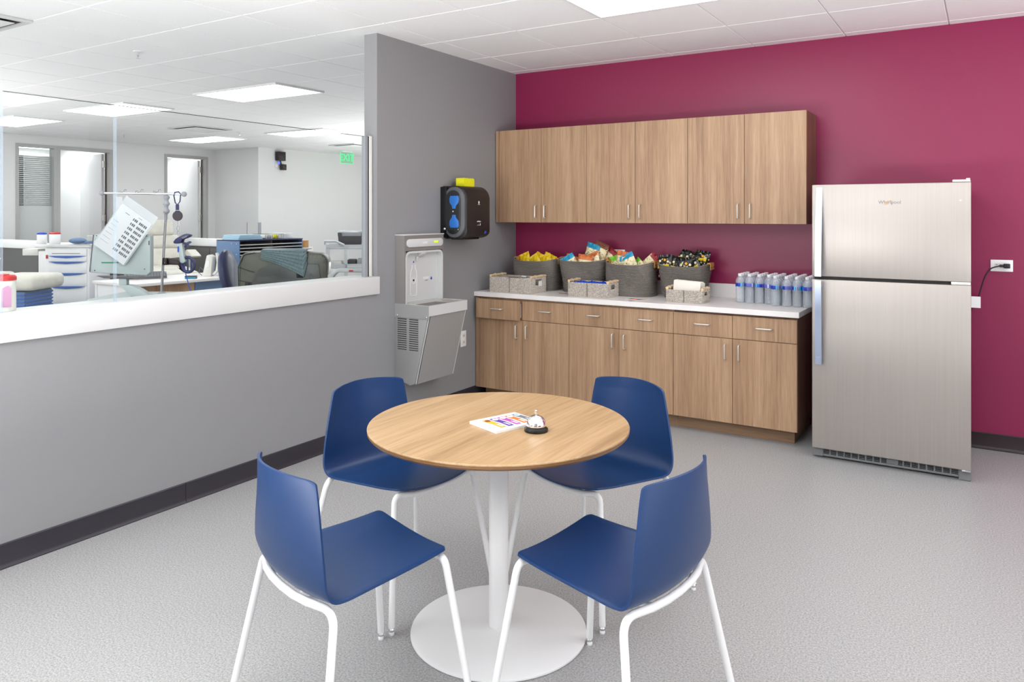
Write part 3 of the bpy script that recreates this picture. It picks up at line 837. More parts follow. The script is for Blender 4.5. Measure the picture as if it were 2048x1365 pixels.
MB().prism([(0.045, 1.198), (0.086, 1.198), (0.086, 1.190), (0.050, 1.165), (0.045, 1.165)], 'y', WD / 2 - 0.035, WD / 2 + 0.02, 0.003).box(0.050, 0.066, WD / 2 - 0.06, WD / 2 - 0.045, 1.140, 1.170, 0.002).build('spout', 'fountainl', t)
# bottle outline and marks printed on the alcove back
def outline(pts, r, name, mat, parent, x=0.0462):
    return MB().tube([(x, p[0], p[1]) for p in pts], r, 6).build(name, mat, parent)
bc = 0.145
btl = [(bc - 0.018, 1.112), (bc - 0.018, 1.090), (bc - 0.033, 1.065), (bc - 0.035, 1.04), (bc - 0.035, 0.905), (bc - 0.028, 0.897), (bc + 0.028, 0.897), (bc + 0.035, 0.905), (bc + 0.035, 1.04), (bc + 0.033, 1.065), (bc + 0.018, 1.090), (bc + 0.018, 1.112)]
outline(btl, 0.0022, 'bottle_mark', 'white', t)
outline([(bc + 0.022 * math.cos(a * PI / 12), 1.005 + 0.024 * math.sin(a * PI / 12)) for a in range(25)], 0.0016, 'sensor_ring', 'white', t)
MB().lathe([(0, 0), (0.007, 0), (0.007, 0.002), (0, 0.002)], seg=14, mat=Matrix.Translation((0.0455, bc, 1.004)) @ Matrix.Rotation(PI / 2, 4, 'Y')).build('sensor', 'black', t)
def drop(y, z, s_, name):
    pts = [(y, z + 1.7 * s_)] + [(y + s_ * math.cos(a), z + s_ * math.sin(a)) for a in [math.radians(d) for d in range(20, -201, -20)]]
    MB().prism(pts, 'x', 0.0452, 0.0466).build(name, 'lblue', t, smooth=0)
drop(bc, 1.132, 0.006, 'droplet_mark'); drop(0.345, 1.004, 0.009, 'droplet_mark')
text_obj('ELKAY', 0.022, 'white', t, (0.0456, 0.285, 1.012), (0, 1, 0), (0, 0, 1), 'lettering', 0.0004, bold=0.0006)
text_obj('ezH2O', 0.012, 'slate', t, (0.0456, 0.290, 0.994), (0, 1, 0), (0, 0, 1), 'lettering', 0.0003)
for k, z in enumerate((1.03, 0.93)):
    outline([(0.030, z - 0.03), (0.042, z - 0.03), (0.046, z + 0.0), (0.040, z + 0.02), (0.050, z + 0.03)], 0.0018, 'instruction_mark', 'white', t)
    outline([(0.033, z - 0.01), (0.040, z + 0.005), (0.036, z + 0.015)], 0.0014, 'instruction_mark', 'white', t)

# ================================================================== TOWEL DISPENSER
t = thing('towel_dispenser', 'black paper towel dispenser on the grey wall above the drinking fountain', 'towel dispenser', (0, -1.075, 1.285))
DW = 0.335; DH = 0.395
# cross-section in x (depth) / z, extruded along y
def dprof(r, d, h, inset=0.0):
    pts = [(0.0, 0.02), (0.03, 0.0 + inset)]
    for cx_, cz_, a0 in ((d - r, inset + r * 0.55, -90), (d - r, h - inset - r, 0)):
        for k in range(9):
            a = math.radians(a0 + 90 * k / 8)
            rz_ = r * 0.55 if a0 == -90 else r
            pts.append((cx_ + (r - inset) * math.cos(a), cz_ + rz_ * math.sin(a)))
    pts += [(0.0, h - inset)]
    return pts
MB().prism(dprof(0.10, 0.222, DH), 'y', 0.030, DW, 0.004).build('cover', 'blackm', t)
MB().box(0.0, 0.055, 0.0, DW + 0.004, 0.01, DH - 0.006, 0.004).build('back_plate', 'black', t)
def stad(y0, yr, x0, x1, z0, z1, r, n=10):
    pts = []
    for cz_, a0 in ((z1 - r, 0), (z0 + r, 180)):
        for k in range(n + 1):
            a = math.radians(a0 + 180 * k / n); pts.append(((x0 + x1) / 2 + (x1 - x0) / 2 * math.cos(a), cz_ + r * math.sin(a)))
    return pts
MB().prism(stad(0, 0, 0.030, 0.216, 0.010, 0.388, 0.095), 'y', 0.004, 0.030, 0.004).build('side_bezel', 'greyedge', t)
sw = MB().prism(stad(0, 0, 0.050, 0.185, 0.035, 0.362, 0.070), 'y', 0.000, 0.006, 0.001).build('side_window', 'smoke', t)
for z0, z1, n_ in ((0.225, 0.320, 1), (0.085, 0.180, -1)):
    pts = []
    for p in ((0.095, 0), (0.165, 0), (0.172, 0.02), (0.168, 0.05), (0.145, 0.075), (0.142, 0.095), (0.112, 0.095), (0.108, 0.075), (0.088, 0.05), (0.086, 0.02)):
        pts.append((p[0], (z1 - p[1]) if n_ > 0 else (z0 + p[1])))
    hb = MB().prism(pts, 'y', -0.0025, 0.0, 0.0005).build('roll_holder', 'blue', t)
MB().sphere((0.118, -0.001, 0.205), 0.006, sy=0.4, seg=10).sphere((0.165, -0.001, 0.072), 0.004, sy=0.4, seg=10).build('rivet', 'steelhandle', t)
MB().sphere((0.040, 0.0, 0.075), 0.011, sy=0.8, seg=12).build('lock_button', 'chrome', t)
MB().lathe([(0.008, 0), (0.008, 0.001), (0.0, 0.001)], seg=16, mat=Matrix.Translation((0.2225, 0.185, 0.272)) @ Matrix.Rotation(PI / 2, 4, 'Y') @ Matrix.Scale(1.5, 4, (1, 0, 0))).box(0.2222, 0.2232, 0.170, 0.200, 0.255, 0.2575).build('emblem', 'lampframe', t)
text_obj('enMotion', 0.013, 'lampframe', t, (0.2228, 0.185, 0.130), (0, 1, 0), (0, 0, 1), 'lettering', 0.0003, bold=0.0005)
MB().tube([(0.2228, 0.165, 0.100), (0.2228, 0.185, 0.105), (0.2228, 0.200, 0.100), (0.2228, 0.205, 0.112), (0.2228, 0.198, 0.118)], 0.0022, 6).build('hand_mark', 'steelhandle', t)
MB().box(0.205, 0.2232, 0.265, 0.285, 0.036, 0.058, 0.002).build('sensor_light', 'lblue', t)
MB().box(0.05, 0.17, 0.07, DW - 0.07, -0.006, 0.006, 0.002).build('paper_slot', 'black', t)
# sponge on top
b = MB()
n = 24
pts = [(y, 0.060 + 0.004 * math.sin(y * 2 * PI / 0.036)) for y in [k * 0.135 / n for k in range(n + 1)]]
b.prism([(0, 0), (0.135, 0)] + pts[::-1], 'x', 0.0, 0.075)
o = b.build('yellow_sponge', 'yellow', None); o.location = (0.055, -0.952, 1.680)
tag(o, 'yellow ridged foam block on top of the black towel dispenser', 'sponge')

# ================================================================== ROUND TABLE
TC = (1.999, -3.350)
t = thing('round_table', 'round oak topped table on a white pedestal with disc base', 'table', (TC[0], TC[1], 0))
MB().lathe([(0.0, 0.7262), (0.4565, 0.7262), (0.4575, 0.7272), (0.4580, 0.7300), (0.4570, 0.7325), (0.4550, 0.7335), (0, 0.7335)], seg=128).build('tabletop', 'tabletop', t, smooth=25)
MB().lathe([(0.0, 0.7060), (0.430, 0.7060), (0.452, 0.7140), (0.4572, 0.7200), (0.4575, 0.7260), (0, 0.7260)], seg=128).build('edge_band', 'tableedge', t, smooth=25)
MB().lathe([(0.030, 0.018), (0.0345, 0.020), (0.0345, 0.690), (0.030, 0.691)], seg=40).build('column', 'whitemetal', t)
MB().lathe([(0.0, 0.6905), (0.14, 0.6905), (0.14, 0.7055), (0, 0.7055)], seg=40).build('mounting_plate', 'whitemetal', t)
MB().lathe([(0.0, 0.0), (0.305, 0.0), (0.3095, 0.004), (0.3085, 0.009), (0.300, 0.0125), (0.05, 0.0195), (0.0, 0.0200)], seg=128).build('disc_base', 'whitemetal', t, smooth=30)

# ================================================================== CHAIRS
def lerp(a, b_, t_): return a + (b_ - a) * t_
def cat(P_, s_):
    n = len(P_) - 1; x = min(max(s_, 0), 1) * n; i = min(int(x), n - 1); f_ = x - i
    p0 = P_[max(i - 1, 0)]; p1 = P_[i]; p2 = P_[i + 1]; p3 = P_[min(i + 2, n)]
    return tuple(0.5 * ((2 * p1[k]) + (-p0[k] + p2[k]) * f_ + (2 * p0[k] - 5 * p1[k] + 4 * p2[k] - p3[k]) * f_ ** 2 + (-p0[k] + 3 * p1[k] - 3 * p2[k] + p3[k]) * f_ ** 3) for k in range(len(p1)))
# half width, y, z at the edge / y, z at the centre, from the seat front to the top of the back
EDGE = [(0.191, 0.190, 0.476), (0.199, 0.11, 0.466), (0.209, 0.01, 0.459), (0.219, -0.09, 0.453), (0.2250, -0.160, 0.449), (0.2275, -0.200, 0.457), (0.2275, -0.219, 0.490), (0.220, -0.223, 0.555), (0.205, -0.224, 0.640), (0.190, -0.224, 0.715), (0.178, -0.225, 0.764)]
CENT = [(0.0, 0.204, 0.455), (0, 0.11, 0.450), (0, 0.01, 0.443), (0, -0.09, 0.436), (0, -0.170, 0.434), (0, -0.225, 0.446), (0, -0.252, 0.485), (0, -0.264, 0.555), (0, -0.272, 0.640), (0, -0.279, 0.715), (0, -0.284, 0.776)]
def shell_mesh():
    b = bmesh.new(); NV, NU = 60, 20; rows = []
    vs = []
    for i in range(NV + 1):
        vs.append(0.5 - 0.5 * math.cos(PI * i / NV) if False else i / NV)
    # denser ends for round corners
    vs = sorted(set([0, .002, .006, .012, .02, .03, .042] + [k / 60 for k in range(4, 57)] + [1 - x for x in (0, .002, .006, .012, .02, .03, .042)]))
    rc = 0.027
    for v in vs:
        e = cat(EDGE, v); c = cat(CENT, v)
        L = 0.98
        de = v * L; dt = (1 - v) * L
        w = e[0]
        d = min(de, dt)
        if d < rc: w -= rc * (1 - math.sqrt(max(0, 1 - (1 - d / rc) ** 2)))
        row = []
        for k in range(NU + 1):
            u = -1 + 2 * k / NU
            q = (w * abs(u) / e[0]) ** 2.0
            row.append(b.verts.new((w * u, lerp(c[1], e[1], q), lerp(c[2], e[2], q))))
        rows.append(row)
    for A, B in zip(rows, rows[1:]):
        for k in range(NU): b.faces.new((A[k], A[k + 1], B[k + 1], B[k]))
    bmesh.ops.recalc_face_normals(b, faces=b.faces[:])
    m = MB(); m._add(b); return m
def make_chair(label):
    t = thing('side_chair', label, 'chair', (0, 0, 0), 0, 'blue shell chairs around the round table')
    sh = shell_mesh().build('shell', 'blueshell', t, smooth=80)
    so = sh.modifiers.new('thick', 'SOLIDIFY'); so.thickness = 0.0075; so.offset = 0.0
    bv = sh.modifiers.new('bev', 'BEVEL'); bv.width = 0.002; bv.segments = 2; bv.limit_method = 'ANGLE'; bv.angle_limit = math.radians(60)
    R_ = 0.0112
    for s_ in (-1, 1):
        for fr_ in (0, 1):
            if fr_:
                foot = Vector((0.256 * s_, 0.232, 0.024)); bend = Vector((0.196 * s_, 0.176, 0.456)); mid = Vector((0.12 * s_, 0.180, 0.4405))
            else:
                foot = Vector((0.291 * s_, -0.266, 0.024)); bend = Vector((0.226 * s_, -0.196, 0.432)); mid = Vector((0.13 * s_, -0.2278, 0.4320))
            path = fillet([mid, bend, foot], 0.052, 8)
            lg = MB().tube(path, R_, 14).build('leg', 'whitemetal', t)
            gl = MB().sphere((foot.x, foot.y, 0.017), 0.0105, seg=14).build('glide', 'chrome', lg)
            MB().lathe([(0.0085, 0.0), (0.0095, 0.003), (0.0095, 0.007), (0.006, 0.010)], c=(foot.x, foot.y, 0), seg=16).build('glide_pad', 'white', lg)
    fb_ = [(-0.125, 0.180, 0.4407), (-0.06, 0.182, 0.4355), (0.0, 0.182, 0.4345), (0.06, 0.182, 0.4355), (0.125, 0.180, 0.4407)]
    rb_ = [(-0.135, -0.2270, 0.4320), (-0.07, -0.2380, 0.4315), (0.0, -0.2410, 0.4310), (0.07, -0.2380, 0.4315), (0.135, -0.2270, 0.4320)]
    MB().tube(fb_, R_, 14).build('cross_tube', 'whitemetal', t)
    MB().tube(rb_, R_, 14).build('cross_tube', 'whitemetal', t)
    for s_ in (-1, 1):
        MB().tube([(0.10 * s_, 0.175, 0.4315), (0.105 * s_, 0.0, 0.424), (0.11 * s_, -0.15, 0.420), (0.11 * s_, -0.222, 0.424)], 0.009, 10).build('seat_rail', 'whitemetal', t)
    return t
ch = make_chair('blue shell chair at front left of the table, its back to the viewer')
ch.location = (1.862, -3.912, 0); ch.rotation_euler = (0, 0, math.radians(-17.2))
copy_tree(ch, (1.514, -3.283, 0), math.radians(-99.8), 'blue shell chair behind the table on the side of the grey wall')
copy_tree(ch, (2.136, -2.883, 0), math.radians(164.2), 'blue shell chair behind the table in front of the wood base cabinets')
copy_tree(ch, (2.506, -3.547, 0), math.radians(82.1), 'blue shell chair at front right of the table, its back to the open floor')

# ================================================================== ON THE TABLE
TT = 0.7337
t = thing('brochure_stack', 'stack of white brochures printed with coloured bands beside the bell', 'brochures', (2.030, -3.352, TT), math.radians(-20))
for k in range(5):
    MB().box(-0.077 + random.uniform(-.0015, .0015), 0.077, -0.101, 0.101 + random.uniform(-.001, .001), k * 0.0017, k * 0.0017 + 0.0014).build('brochure', 'paper', t, smooth=0)
zt = 5 * 0.0017
# bands run across; x = from back to front
for k, mt in enumerate(('gold', 'purple', 'magenta', 'orangep', 'slate')):
    y0 = -0.066 + k * 0.033
    pts = [(-0.055, y0 + 0.028), (-0.055, y0), (-0.02, y0 + 0.002), (0.0, y0 + 0.006), (0.055, y0 + 0.004), (0.055, y0 + 0.027), (0.0, y0 + 0.030), (-0.02, y0 + 0.028)]
    bd = MB().prism(pts, 'z', zt, zt + 0.0005).build('printed_band', mt, t, smooth=0)
    MB().lathe([(0.011, 0), (0.011, 0.0004), (0, 0.0004)], c=(-0.038, y0 + 0.015, zt + 0.0006), seg=14).build('portrait_spot', ['brownp', 'offwhite', 'white', 'white', 'padblue'][k], bd, smooth=0)
    MB().box(0.010, 0.045, y0 + 0.014, y0 + 0.017, zt + 0.0006, zt + 0.001).box(0.014, 0.045, y0 + 0.020, y0 + 0.022, zt + 0.0006, zt + 0.001).build('text_line', 'white', bd, smooth=0)
MB().box(-0.03, 0.055, -0.088, -0.0865, zt, zt + 0.0004).box(-0.02, 0.055, -0.082, -0.081, zt, zt + 0.0004).build('text_line', 'slate', t, smooth=0)

t = thing('desk_bell', 'chrome service bell on a black base on the table', 'bell', (2.166, -3.374, TT))
MB().lathe([(0, 0), (0.040, 0.0), (0.0415, 0.004), (0.040, 0.010), (0.035, 0.014), (0.032, 0.017), (0.0, 0.018)], seg=48).build('base', 'black', t)
MB().lathe([(0.0335, 0.0185), (0.0335, 0.022), (0.032, 0.032), (0.027, 0.043), (0.019, 0.050), (0.009, 0.0535), (0, 0.054)], seg=48).build('dome', 'chrome', t, smooth=50)
MB().lathe([(0.004, 0.0545), (0.004, 0.062), (0.0055, 0.063), (0.0055, 0.070), (0.004, 0.072), (0, 0.0722)], seg=20).build('plunger', 'chrome', t)

# ================================================================== ON THE COUNTER
def rope_basket(x, y, rx, ry, bx_, by_, h, label, seed):
    t = thing('rope_basket', label, 'basket', (x, y, CT + 0.0003), 0, 'dark rope baskets on the counter')
    rnd = random.Random(seed); n = 24; seg = 64
    b = bmesh.new(); rows = []
    prof = []
    for k in range(n):           # each coil is a bulge
        for s_, o_ in ((0.06, -0.0025), (0.3, 0.0035), (0.7, 0.0035), (0.94, -0.0025)):
            prof.append(((k + s_) / n, o_))
    ph = rnd.uniform(0, 6)
    for v, o_ in prof:
        row = []
        for i in range(seg):
            a = 2 * PI * i / seg; ca, sa = math.cos(a), math.sin(a)
            e = 0.62
            X = lerp(bx_, rx, v) * abs(ca) ** e * (1 if ca > 0 else -1); Y = lerp(by_, ry, v) * abs(sa) ** e * (1 if sa > 0 else -1)
            l = math.hypot(ca, sa)
            wob = 0.004 * math.sin(3 * a + ph + 4 * v) 
            z = v * h + (0.010 * math.cos(2 * a) * v * v)
            row.append(b.verts.new((X + (o_ + wob) * ca, Y + (o_ + wob) * sa, z)))
        rows.append(row)
    for o_, dz in ((-0.006, 0.0), (-0.007, -0.05), (-0.012, -0.7)):     # rim and inner wall
        row = []
        v = 1.0 + dz * 0.8
        for i in range(seg):
            a = 2 * PI * i / seg; ca, sa = math.cos(a), math.sin(a); e = 0.62
            X = lerp(bx_, rx, v) * abs(ca) ** e * (1 if ca > 0 else -1); Y = lerp(by_, ry, v) * abs(sa) ** e * (1 if sa > 0 else -1)
            wob = 0.004 * math.sin(3 * a + ph + 4 * v)
            row.append(b.verts.new((X + (o_ + wob) * ca, Y + (o_ + wob) * sa, v * h + 0.010 * math.cos(2 * a) * v * v)))
        rows.append(row)
    for A, B in zip(rows, rows[1:]):
        for k in range(seg): b.faces.new((A[k], A[(k + 1) % seg], B[(k + 1) % seg], B[k]))
    b.faces.new(rows[0][::-1]); b.faces.new(rows[-1])
    bmesh.ops.recalc_face_normals(b, faces=b.faces[:])
    m = MB(); m._add(b); m.build('woven_body', 'rope', t, smooth=70)
    for s_ in (-1, 1):           # leather grips folded over the rim at the two ends
        xx = s_ * (rx - 0.004); zz = h + 0.008
        lt = MB()
        lt.box(xx - 0.010, xx + 0.014 if s_ > 0 else xx + 0.010, -0.045, 0.045, zz - 0.0, zz + 0.010, 0.003)
        lt.box(xx + s_ * 0.012 - 0.002, xx + s_ * 0.012 + 0.002, -0.045, 0.045, zz - 0.040, zz + 0.006, 0.001)
        lt.box(xx - s_ * 0.012 - 0.002, xx - s_ * 0.012 + 0.002, -0.045, 0.045, zz - 0.035, zz + 0.006, 0.001)
        g_ = lt.build('leather_grip', 'leather', t)
        MB().sphere((xx + s_ * 0.015, -0.028, zz - 0.022), 0.004, seg=8).sphere((xx + s_ * 0.015, 0.028, zz - 0.022), 0.004, seg=8).build('stud', 'black', g_)
    return t
BH = 0.245
rope_basket(0.335, -0.190, 0.200, 0.145, 0.180, 0.130, BH, 'dark rope basket at the grey wall end, holding yellow bags', 1)
rope_basket(0.765, -0.185, 0.200, 0.145, 0.165, 0.125, BH + 0.01, 'dark rope basket with the tallest heap of cream snack bags', 2)
rope_basket(1.172, -0.215, 0.188, 0.150, 0.180, 0.135, BH, 'dark rope basket nearest the front, with an orange topped cream bag', 3)
rope_basket(1.584, -0.190, 0.190, 0.145, 0.140, 0.115, BH, 'dark rope basket holding black and yellow bags', 4)

def bag_mesh(w, h, d, seed, crimp=0.014):
    """pillow bag, upright along z, centre bottom at origin; returns body MB and crimp MBs"""
    rnd = random.Random(seed); b = bmesh.new(); NX, NZ = 10, 14
    tw = rnd.uniform(-0.25, 0.25)
    def pt(u, v, side):
        q = max(0, (1 - u * u)) ** 0.45 * max(0, math.sin(PI * min(max(v, 0.0), 1.0))) ** 0.5
        n_ = 0.006 * math.sin(9 * u + seed) * math.sin(11 * v + seed * 1.7)
        y = side * (d / 2) * q + n_ * (1 if q > 0 else 0.6) + tw * u * w * 0.12 * (v - .5)
        x = u * w / 2 * (1 - 0.05 * math.sin(PI * v))
        return (x, y, v * h)
    for side in (-1, 1):
        rows = [[b.verts.new(pt(-1 + 2 * i / NX, j / NZ, side)) for i in range(NX + 1)] for j in range(NZ + 1)]
        for A, B in zip(rows, rows[1:]):
            for k in range(NX): b.faces.new((A[k], A[k + 1], B[k + 1], B[k]))
    bmesh.ops.remove_doubles(b, verts=b.verts[:], dist=0.0002)
    bmesh.ops.recalc_face_normals(b, faces=b.faces[:])
    body = MB(); body._add(b)
    c = []
    for z0, z1, v in ((0.0, -crimp, 0.0), (h, h + crimp, 1.0)):
        m = bmesh.new(); N = 24; va, vb = [], []
        vc = []; vd = []
        for i in range(N + 1):
            u = -1 + 2 * i / N; p = pt(u, v, 1)
            z = 0.0011 * (1 if i % 2 else -1)
            for L_, zz, off in ((va, z0, 0.0008), (vb, z1, 0.0008), (vc, z1, -0.0008), (vd, z0, -0.0008)):
                L_.append(m.verts.new((p[0], p[1] + z + off, zz)))
        for i in range(N):
            for A, B in ((va, vb), (vb, vc), (vc, vd), (vd, va)):
                m.faces.new((A[i], A[i + 1], B[i + 1], B[i]))
        m.faces.new((va[0], vb[0], vc[0], vd[0])); m.faces.new((va[-1], vb[-1], vc[-1], vd[-1]))
        bmesh.ops.recalc_face_normals(m, faces=m.faces[:])
        q = MB(); q._add(m); c.append(q)
    return body, c
def snack_bag(loc, rot, w, h, d, bodym, topm, label, group, seed, name='snack_bag', crimp=0.016, band=None, cat='snack bag'):
    t = thing(name, label, cat, loc, 0, group, rot)
    body, cr = bag_mesh(w, h, d, seed, crimp)
    bo = body.build('pouch', bodym, t, smooth=60)
    for q in cr: q.build('crimped_seal', topm, t, smooth=20)
    if band:
        # coloured shoulder panel wrapped over the pouch near the top
        bmx = bmesh.new(); NX = 10; rows = []
        for side in (-1, 1):
            rows = []
            for j in range(4):
                v = 0.84 + j * 0.053; row = []
                for i in range(NX + 1):
                    u = -1 + 2 * i / NX
                    q = max(0, (1 - u * u)) ** 0.45 * max(0, math.sin(PI * v)) ** 0.5
                    n_ = 0.006 * math.sin(9 * u + seed) * math.sin(11 * v + seed * 1.7)
                    row.append(bmx.verts.new((u * w / 2 * (1 - 0.05 * math.sin(PI * v)) * 1.004, side * ((d / 2) * q + 0.0015) + n_, v * h)))
                rows.append(row)
            for A, B in zip(rows, rows[1:]):
                for k in range(NX): bmx.faces.new((A[k], A[k + 1], B[k + 1], B[k]))
        q = MB(); q._add(bmx); q.build('colour_panel', band, t, smooth=60)
    return t
R_ = math.radians
zb = CT + BH
# basket 1: yellow bags
yl = [('leaning at the left end of its basket', 0.235, -22), ('second from the left in its basket', 0.300, 28), ('in the middle of the yellow row', 0.350, -30), ('second from the right in its basket', 0.385, 24), ('at the right end of its basket', 0.430, -14)]
for k, (l, x, a) in enumerate(yl):
    snack_bag((x, -0.20 + 0.02 * (k % 2), zb - 0.095 + (0.0 if k in (2, 4) else 0.008)), (R_(-8 + 5 * (k % 3)), R_(a), R_(8 * (k % 2) - 4)), 0.11, 0.125, 0.035, 'bag_yellow', 'bag_yellow', 'yellow snack bag ' + l, 'yellow bags in the first rope basket', 10 + k)
# basket 2: cream bags with coloured tops
b2 = [(0.640, -0.24, -0.085, 14, 'orange', 'orange topped cream bag at the left end of the tall heap'),
      (0.700, -0.16, -0.055, -58, 'greenp', 'green topped cream bag lying across the left of the tall heap'),
      (0.715, -0.26, -0.070, -30, 'cyan', 'teal topped cream bag at the front of the tall heap'),
      (0.790, -0.18, 0.010, 16, 'cyan', 'teal topped cream bag standing highest in the tall heap'),
      (0.845, -0.15, 0.022, 22, 'brownp', 'brown topped cream bag at the peak of the tall heap'),
      (0.800, -0.27, -0.075, 6, 'orange', 'orange topped cream bag at front centre of the tall heap'),
      (0.885, -0.24, -0.055, -22, 'orange', 'orange topped cream bag right of centre in the tall heap'),
      (0.905, -0.15, -0.030, -48, 'greenp', 'green topped cream bag sliding right in the tall heap'),
      (0.895, -0.10, -0.020, 40, 'redp', 'dark red topped cream bag at the back right of the tall heap')]
for k, (x, y, dz, a, mt, l) in enumerate(b2):
    snack_bag((x, y, zb - 0.020 + dz), (R_(-6 + 7 * (k % 3)), R_(a), R_(10 * (k % 3) - 10)), 0.120, 0.135, 0.048, 'bag_cream', mt, l, 'cream bags in the second rope basket', 30 + k, band=mt)
b3 = [(1.100, -0.26, -0.050, 8, 'orange', 'cream bag with broad orange top in the third rope basket'),
      (1.205, -0.27, -0.060, -26, 'cyan', 'cream bag with teal slanting top in the third rope basket'),
      (1.250, -0.17, -0.045, 50, 'redp', 'cream bag with red end lying at the back of the third rope basket'),
      (1.290, -0.24, -0.085, -50, 'greenp', 'cream bag with green end at the right of the third rope basket'),
      (1.035, -0.20, -0.095, -20, 'greenp', 'cream bag with green corner at the left of the third rope basket')]
for k, (x, y, dz, a, mt, l) in enumerate(b3):
    snack_bag((x, y, zb - 0.012 + dz), (R_(-6 + 6 * (k % 3)), R_(a), R_(12 * (k % 3) - 12)), 0.125, 0.135, 0.045, 'bag_cream', mt, l, 'cream bags in the third rope basket', 50 + k, band=mt)
b4 = [(1.455, -0.26, -0.045, -6, 'black', 'bag_black', 'black bag with yellow band at the left front of the fourth rope basket'),
      (1.535, -0.26, -0.055, 12, 'black', 'bag_black', 'black bag with yellow band second from left in the fourth rope basket'),
      (1.630, -0.27, -0.060, -10, 'black', 'bag_black', 'black bag with yellow band at the front centre of the fourth rope basket'),
      (1.700, -0.25, -0.050, -32, 'black', 'bag_black', 'black bag with yellow band leaning right in the fourth rope basket'),
      (1.500, -0.15, -0.005, 42, 'black', 'bag_black', 'black bag peaking at the back left of the fourth rope basket'),
      (1.590, -0.16, -0.015, 18, 'black', 'bag_black', 'black bag with pointed corner at the back centre of the fourth rope basket'),
      (1.680, -0.15, -0.012, 8, 'black', 'bag_black', 'black bag at the back right corner of the fourth rope basket')]
for k, (x, y, dz, a, mt, bmn, l) in enumerate(b4):
    t_ = snack_bag((x, y, zb - 0.030 + dz), (R_(-8 + 7 * (k % 3)), R_(a), R_(10 * (k % 3) - 10)), 0.115, 0.130, 0.045, bmn, mt, l, 'black bags in the fourth rope basket', 70 + k)
    fr = MB().box(-0.045, 0.045, -0.0275, -0.0245, 0.045 if k < 4 else 0.07, 0.072 if k < 4 else 0.09, 0.001).build('yellow_band', 'bag_yellow', t_, smooth=0)
    for q, (sx_, sz_) in enumerate(((-0.03, 0.10), (0.01, 0.105), (0.035, 0.092))):
        MB().sphere((sx_, -0.0215, sz_), 0.010, sy=0.25, seg=10).build('nut_picture', 'gold' if q % 2 else 'bag_cream', t_)

def wicker(x0, x1, y0, y1, h, label, rz=0.0):
    w, d = x1 - x0, y1 - y0
    t = thing('wicker_basket', label, 'basket', (x0, y0, CT + 0.0003), 0, 'small grey wicker baskets on the counter')
    T = 0.010
    MB().box(0.004, w - 0.004, 0.004, d - 0.004, 0, 0.008).build('bottom', 'wickerd', t, smooth=0)
    rows_n = max(7, int(h / 0.0115)); rh = h / rows_n
    # strands: each horizontal row is a braided rope; ends have a handle slot
    def strand(m, A, B, z, ph, amp=0.0022):
        A = Vector(A); B = Vector(B); L = (B - A).length; n_ = max(2, int(L / 0.0055)); dr = (B - A) / L
        nrm = Vector((dr.y, -dr.x, 0))
        pts = []
        for i in range(n_ + 1):
            pts.append(A + dr * (L * i / n_) + nrm * amp * (1 if (i + ph) % 2 else -1) + Vector((0, 0, z)))
        m.tube(pts, rh * 0.53, 5)
    for nm, A, B in (('front_side', (0, 0, 0), (w, 0, 0)), ('back_side', (w, d, 0), (0, d, 0))):
        m = MB()
        for r in range(rows_n): strand(m, A, B, (r + 0.5) * rh, r)
        so_ = m.build(nm, 'wicker', t, smooth=60); so_['kind'] = 'stuff'
    for nm, X_, s_ in (('end_side', w, 1), ('end_side', 0, -1)):
        m = MB()
        for r in range(rows_n):
            z = (r + 0.5) * rh
            if 0.50 < z / h < 0.86:
                for a_, b_2 in ((0.0, 0.30), (0.70, 1.0)):
                    strand(m, (X_, d * a_, 0), (X_, d * b_2, 0), z, r)
            else: strand(m, (X_, 0, 0), (X_, d, 0), z, r)
        so_ = m.build(nm, 'wicker', t, smooth=60); so_['kind'] = 'stuff'
        hb = MB()
        pts = [(X_, d * 0.04, h + 0.008)] + [(X_, d * q, h + 0.008 + 0.0015 * (k % 2)) for k, q in enumerate((0.2, 0.22, 0.5, 0.52, 0.8, 0.82))] + [(X_, d * 0.96, h + 0.008)]
        hb.tube(pts, 0.0105, 10)
        hn = hb.build('bamboo_handle', 'bamboo', t, smooth=60)
        lash = MB()
        for q in (0.30, 0.70):
            lash.tube([(X_ + 0.0125 * math.cos(a), d * q, h + 0.009 + 0.0125 * math.sin(a)) for a in [k * 2 * PI / 12 for k in range(12)]], 0.003, 6, closed=True)
        lash.build('lashing', 'wicker', hn)
    MB().tube([(w / 2, -0.0075, 0.004), (w / 2, -0.0075, h - 0.002)], 0.0022, 6).build('seam', 'wickerd', t)
    return t
W1 = (0.120, 0.492, -0.585, -0.345, 0.118)
W2 = (0.800, 1.118, -0.545, -0.350, 0.105)
W3 = (1.560, 1.812, -0.515, -0.355, 0.088)
wicker(*W1, 'largest grey wicker basket, at the left end of the counter')
wicker(*W2, 'grey wicker basket filled with blue packets')
wicker(*W3, 'smallest grey wicker basket, holding white napkins')
# contents basket 1
for k in range(7):
    o = MB().box(0, 0.10, 0, 0.004, 0, 0.093, 0.001, seg=1).build('snack_bar', ['brownp', 'offwhite', 'gold', 'redp', 'brownp', 'offwhite', 'brownp'][k], None, smooth=0)
    o.location = (0.150 + (k % 2) * 0.17, -0.55 + k * 0.028, CT + 0.012); o.rotation_euler = (R_(-14), 0, R_(-4 + 3 * (k % 3)))
    tag(o, 'flat wrapped snack bar standing inside the largest wicker basket', 'snack bar', 'bars inside the largest wicker basket')
o = MB().box(0.0, 0.05, 0, 0.002, 0, 0.040).build('printed_card', 'white', None, smooth=0)
o.location = (W1[1] + 0.0085, -0.425, CT + 0.052); o.rotation_euler = (0, 0, R_(-90))
tag(o, 'small printed card showing at the handle slot of the largest wicker basket', 'card')
MB().box(0.006, 0.044, -0.001, 0.0, 0.004, 0.016).box(0.010, 0.030, -0.001, 0.0, 0.020, 0.034).build('print', 'redp', o, smooth=0)
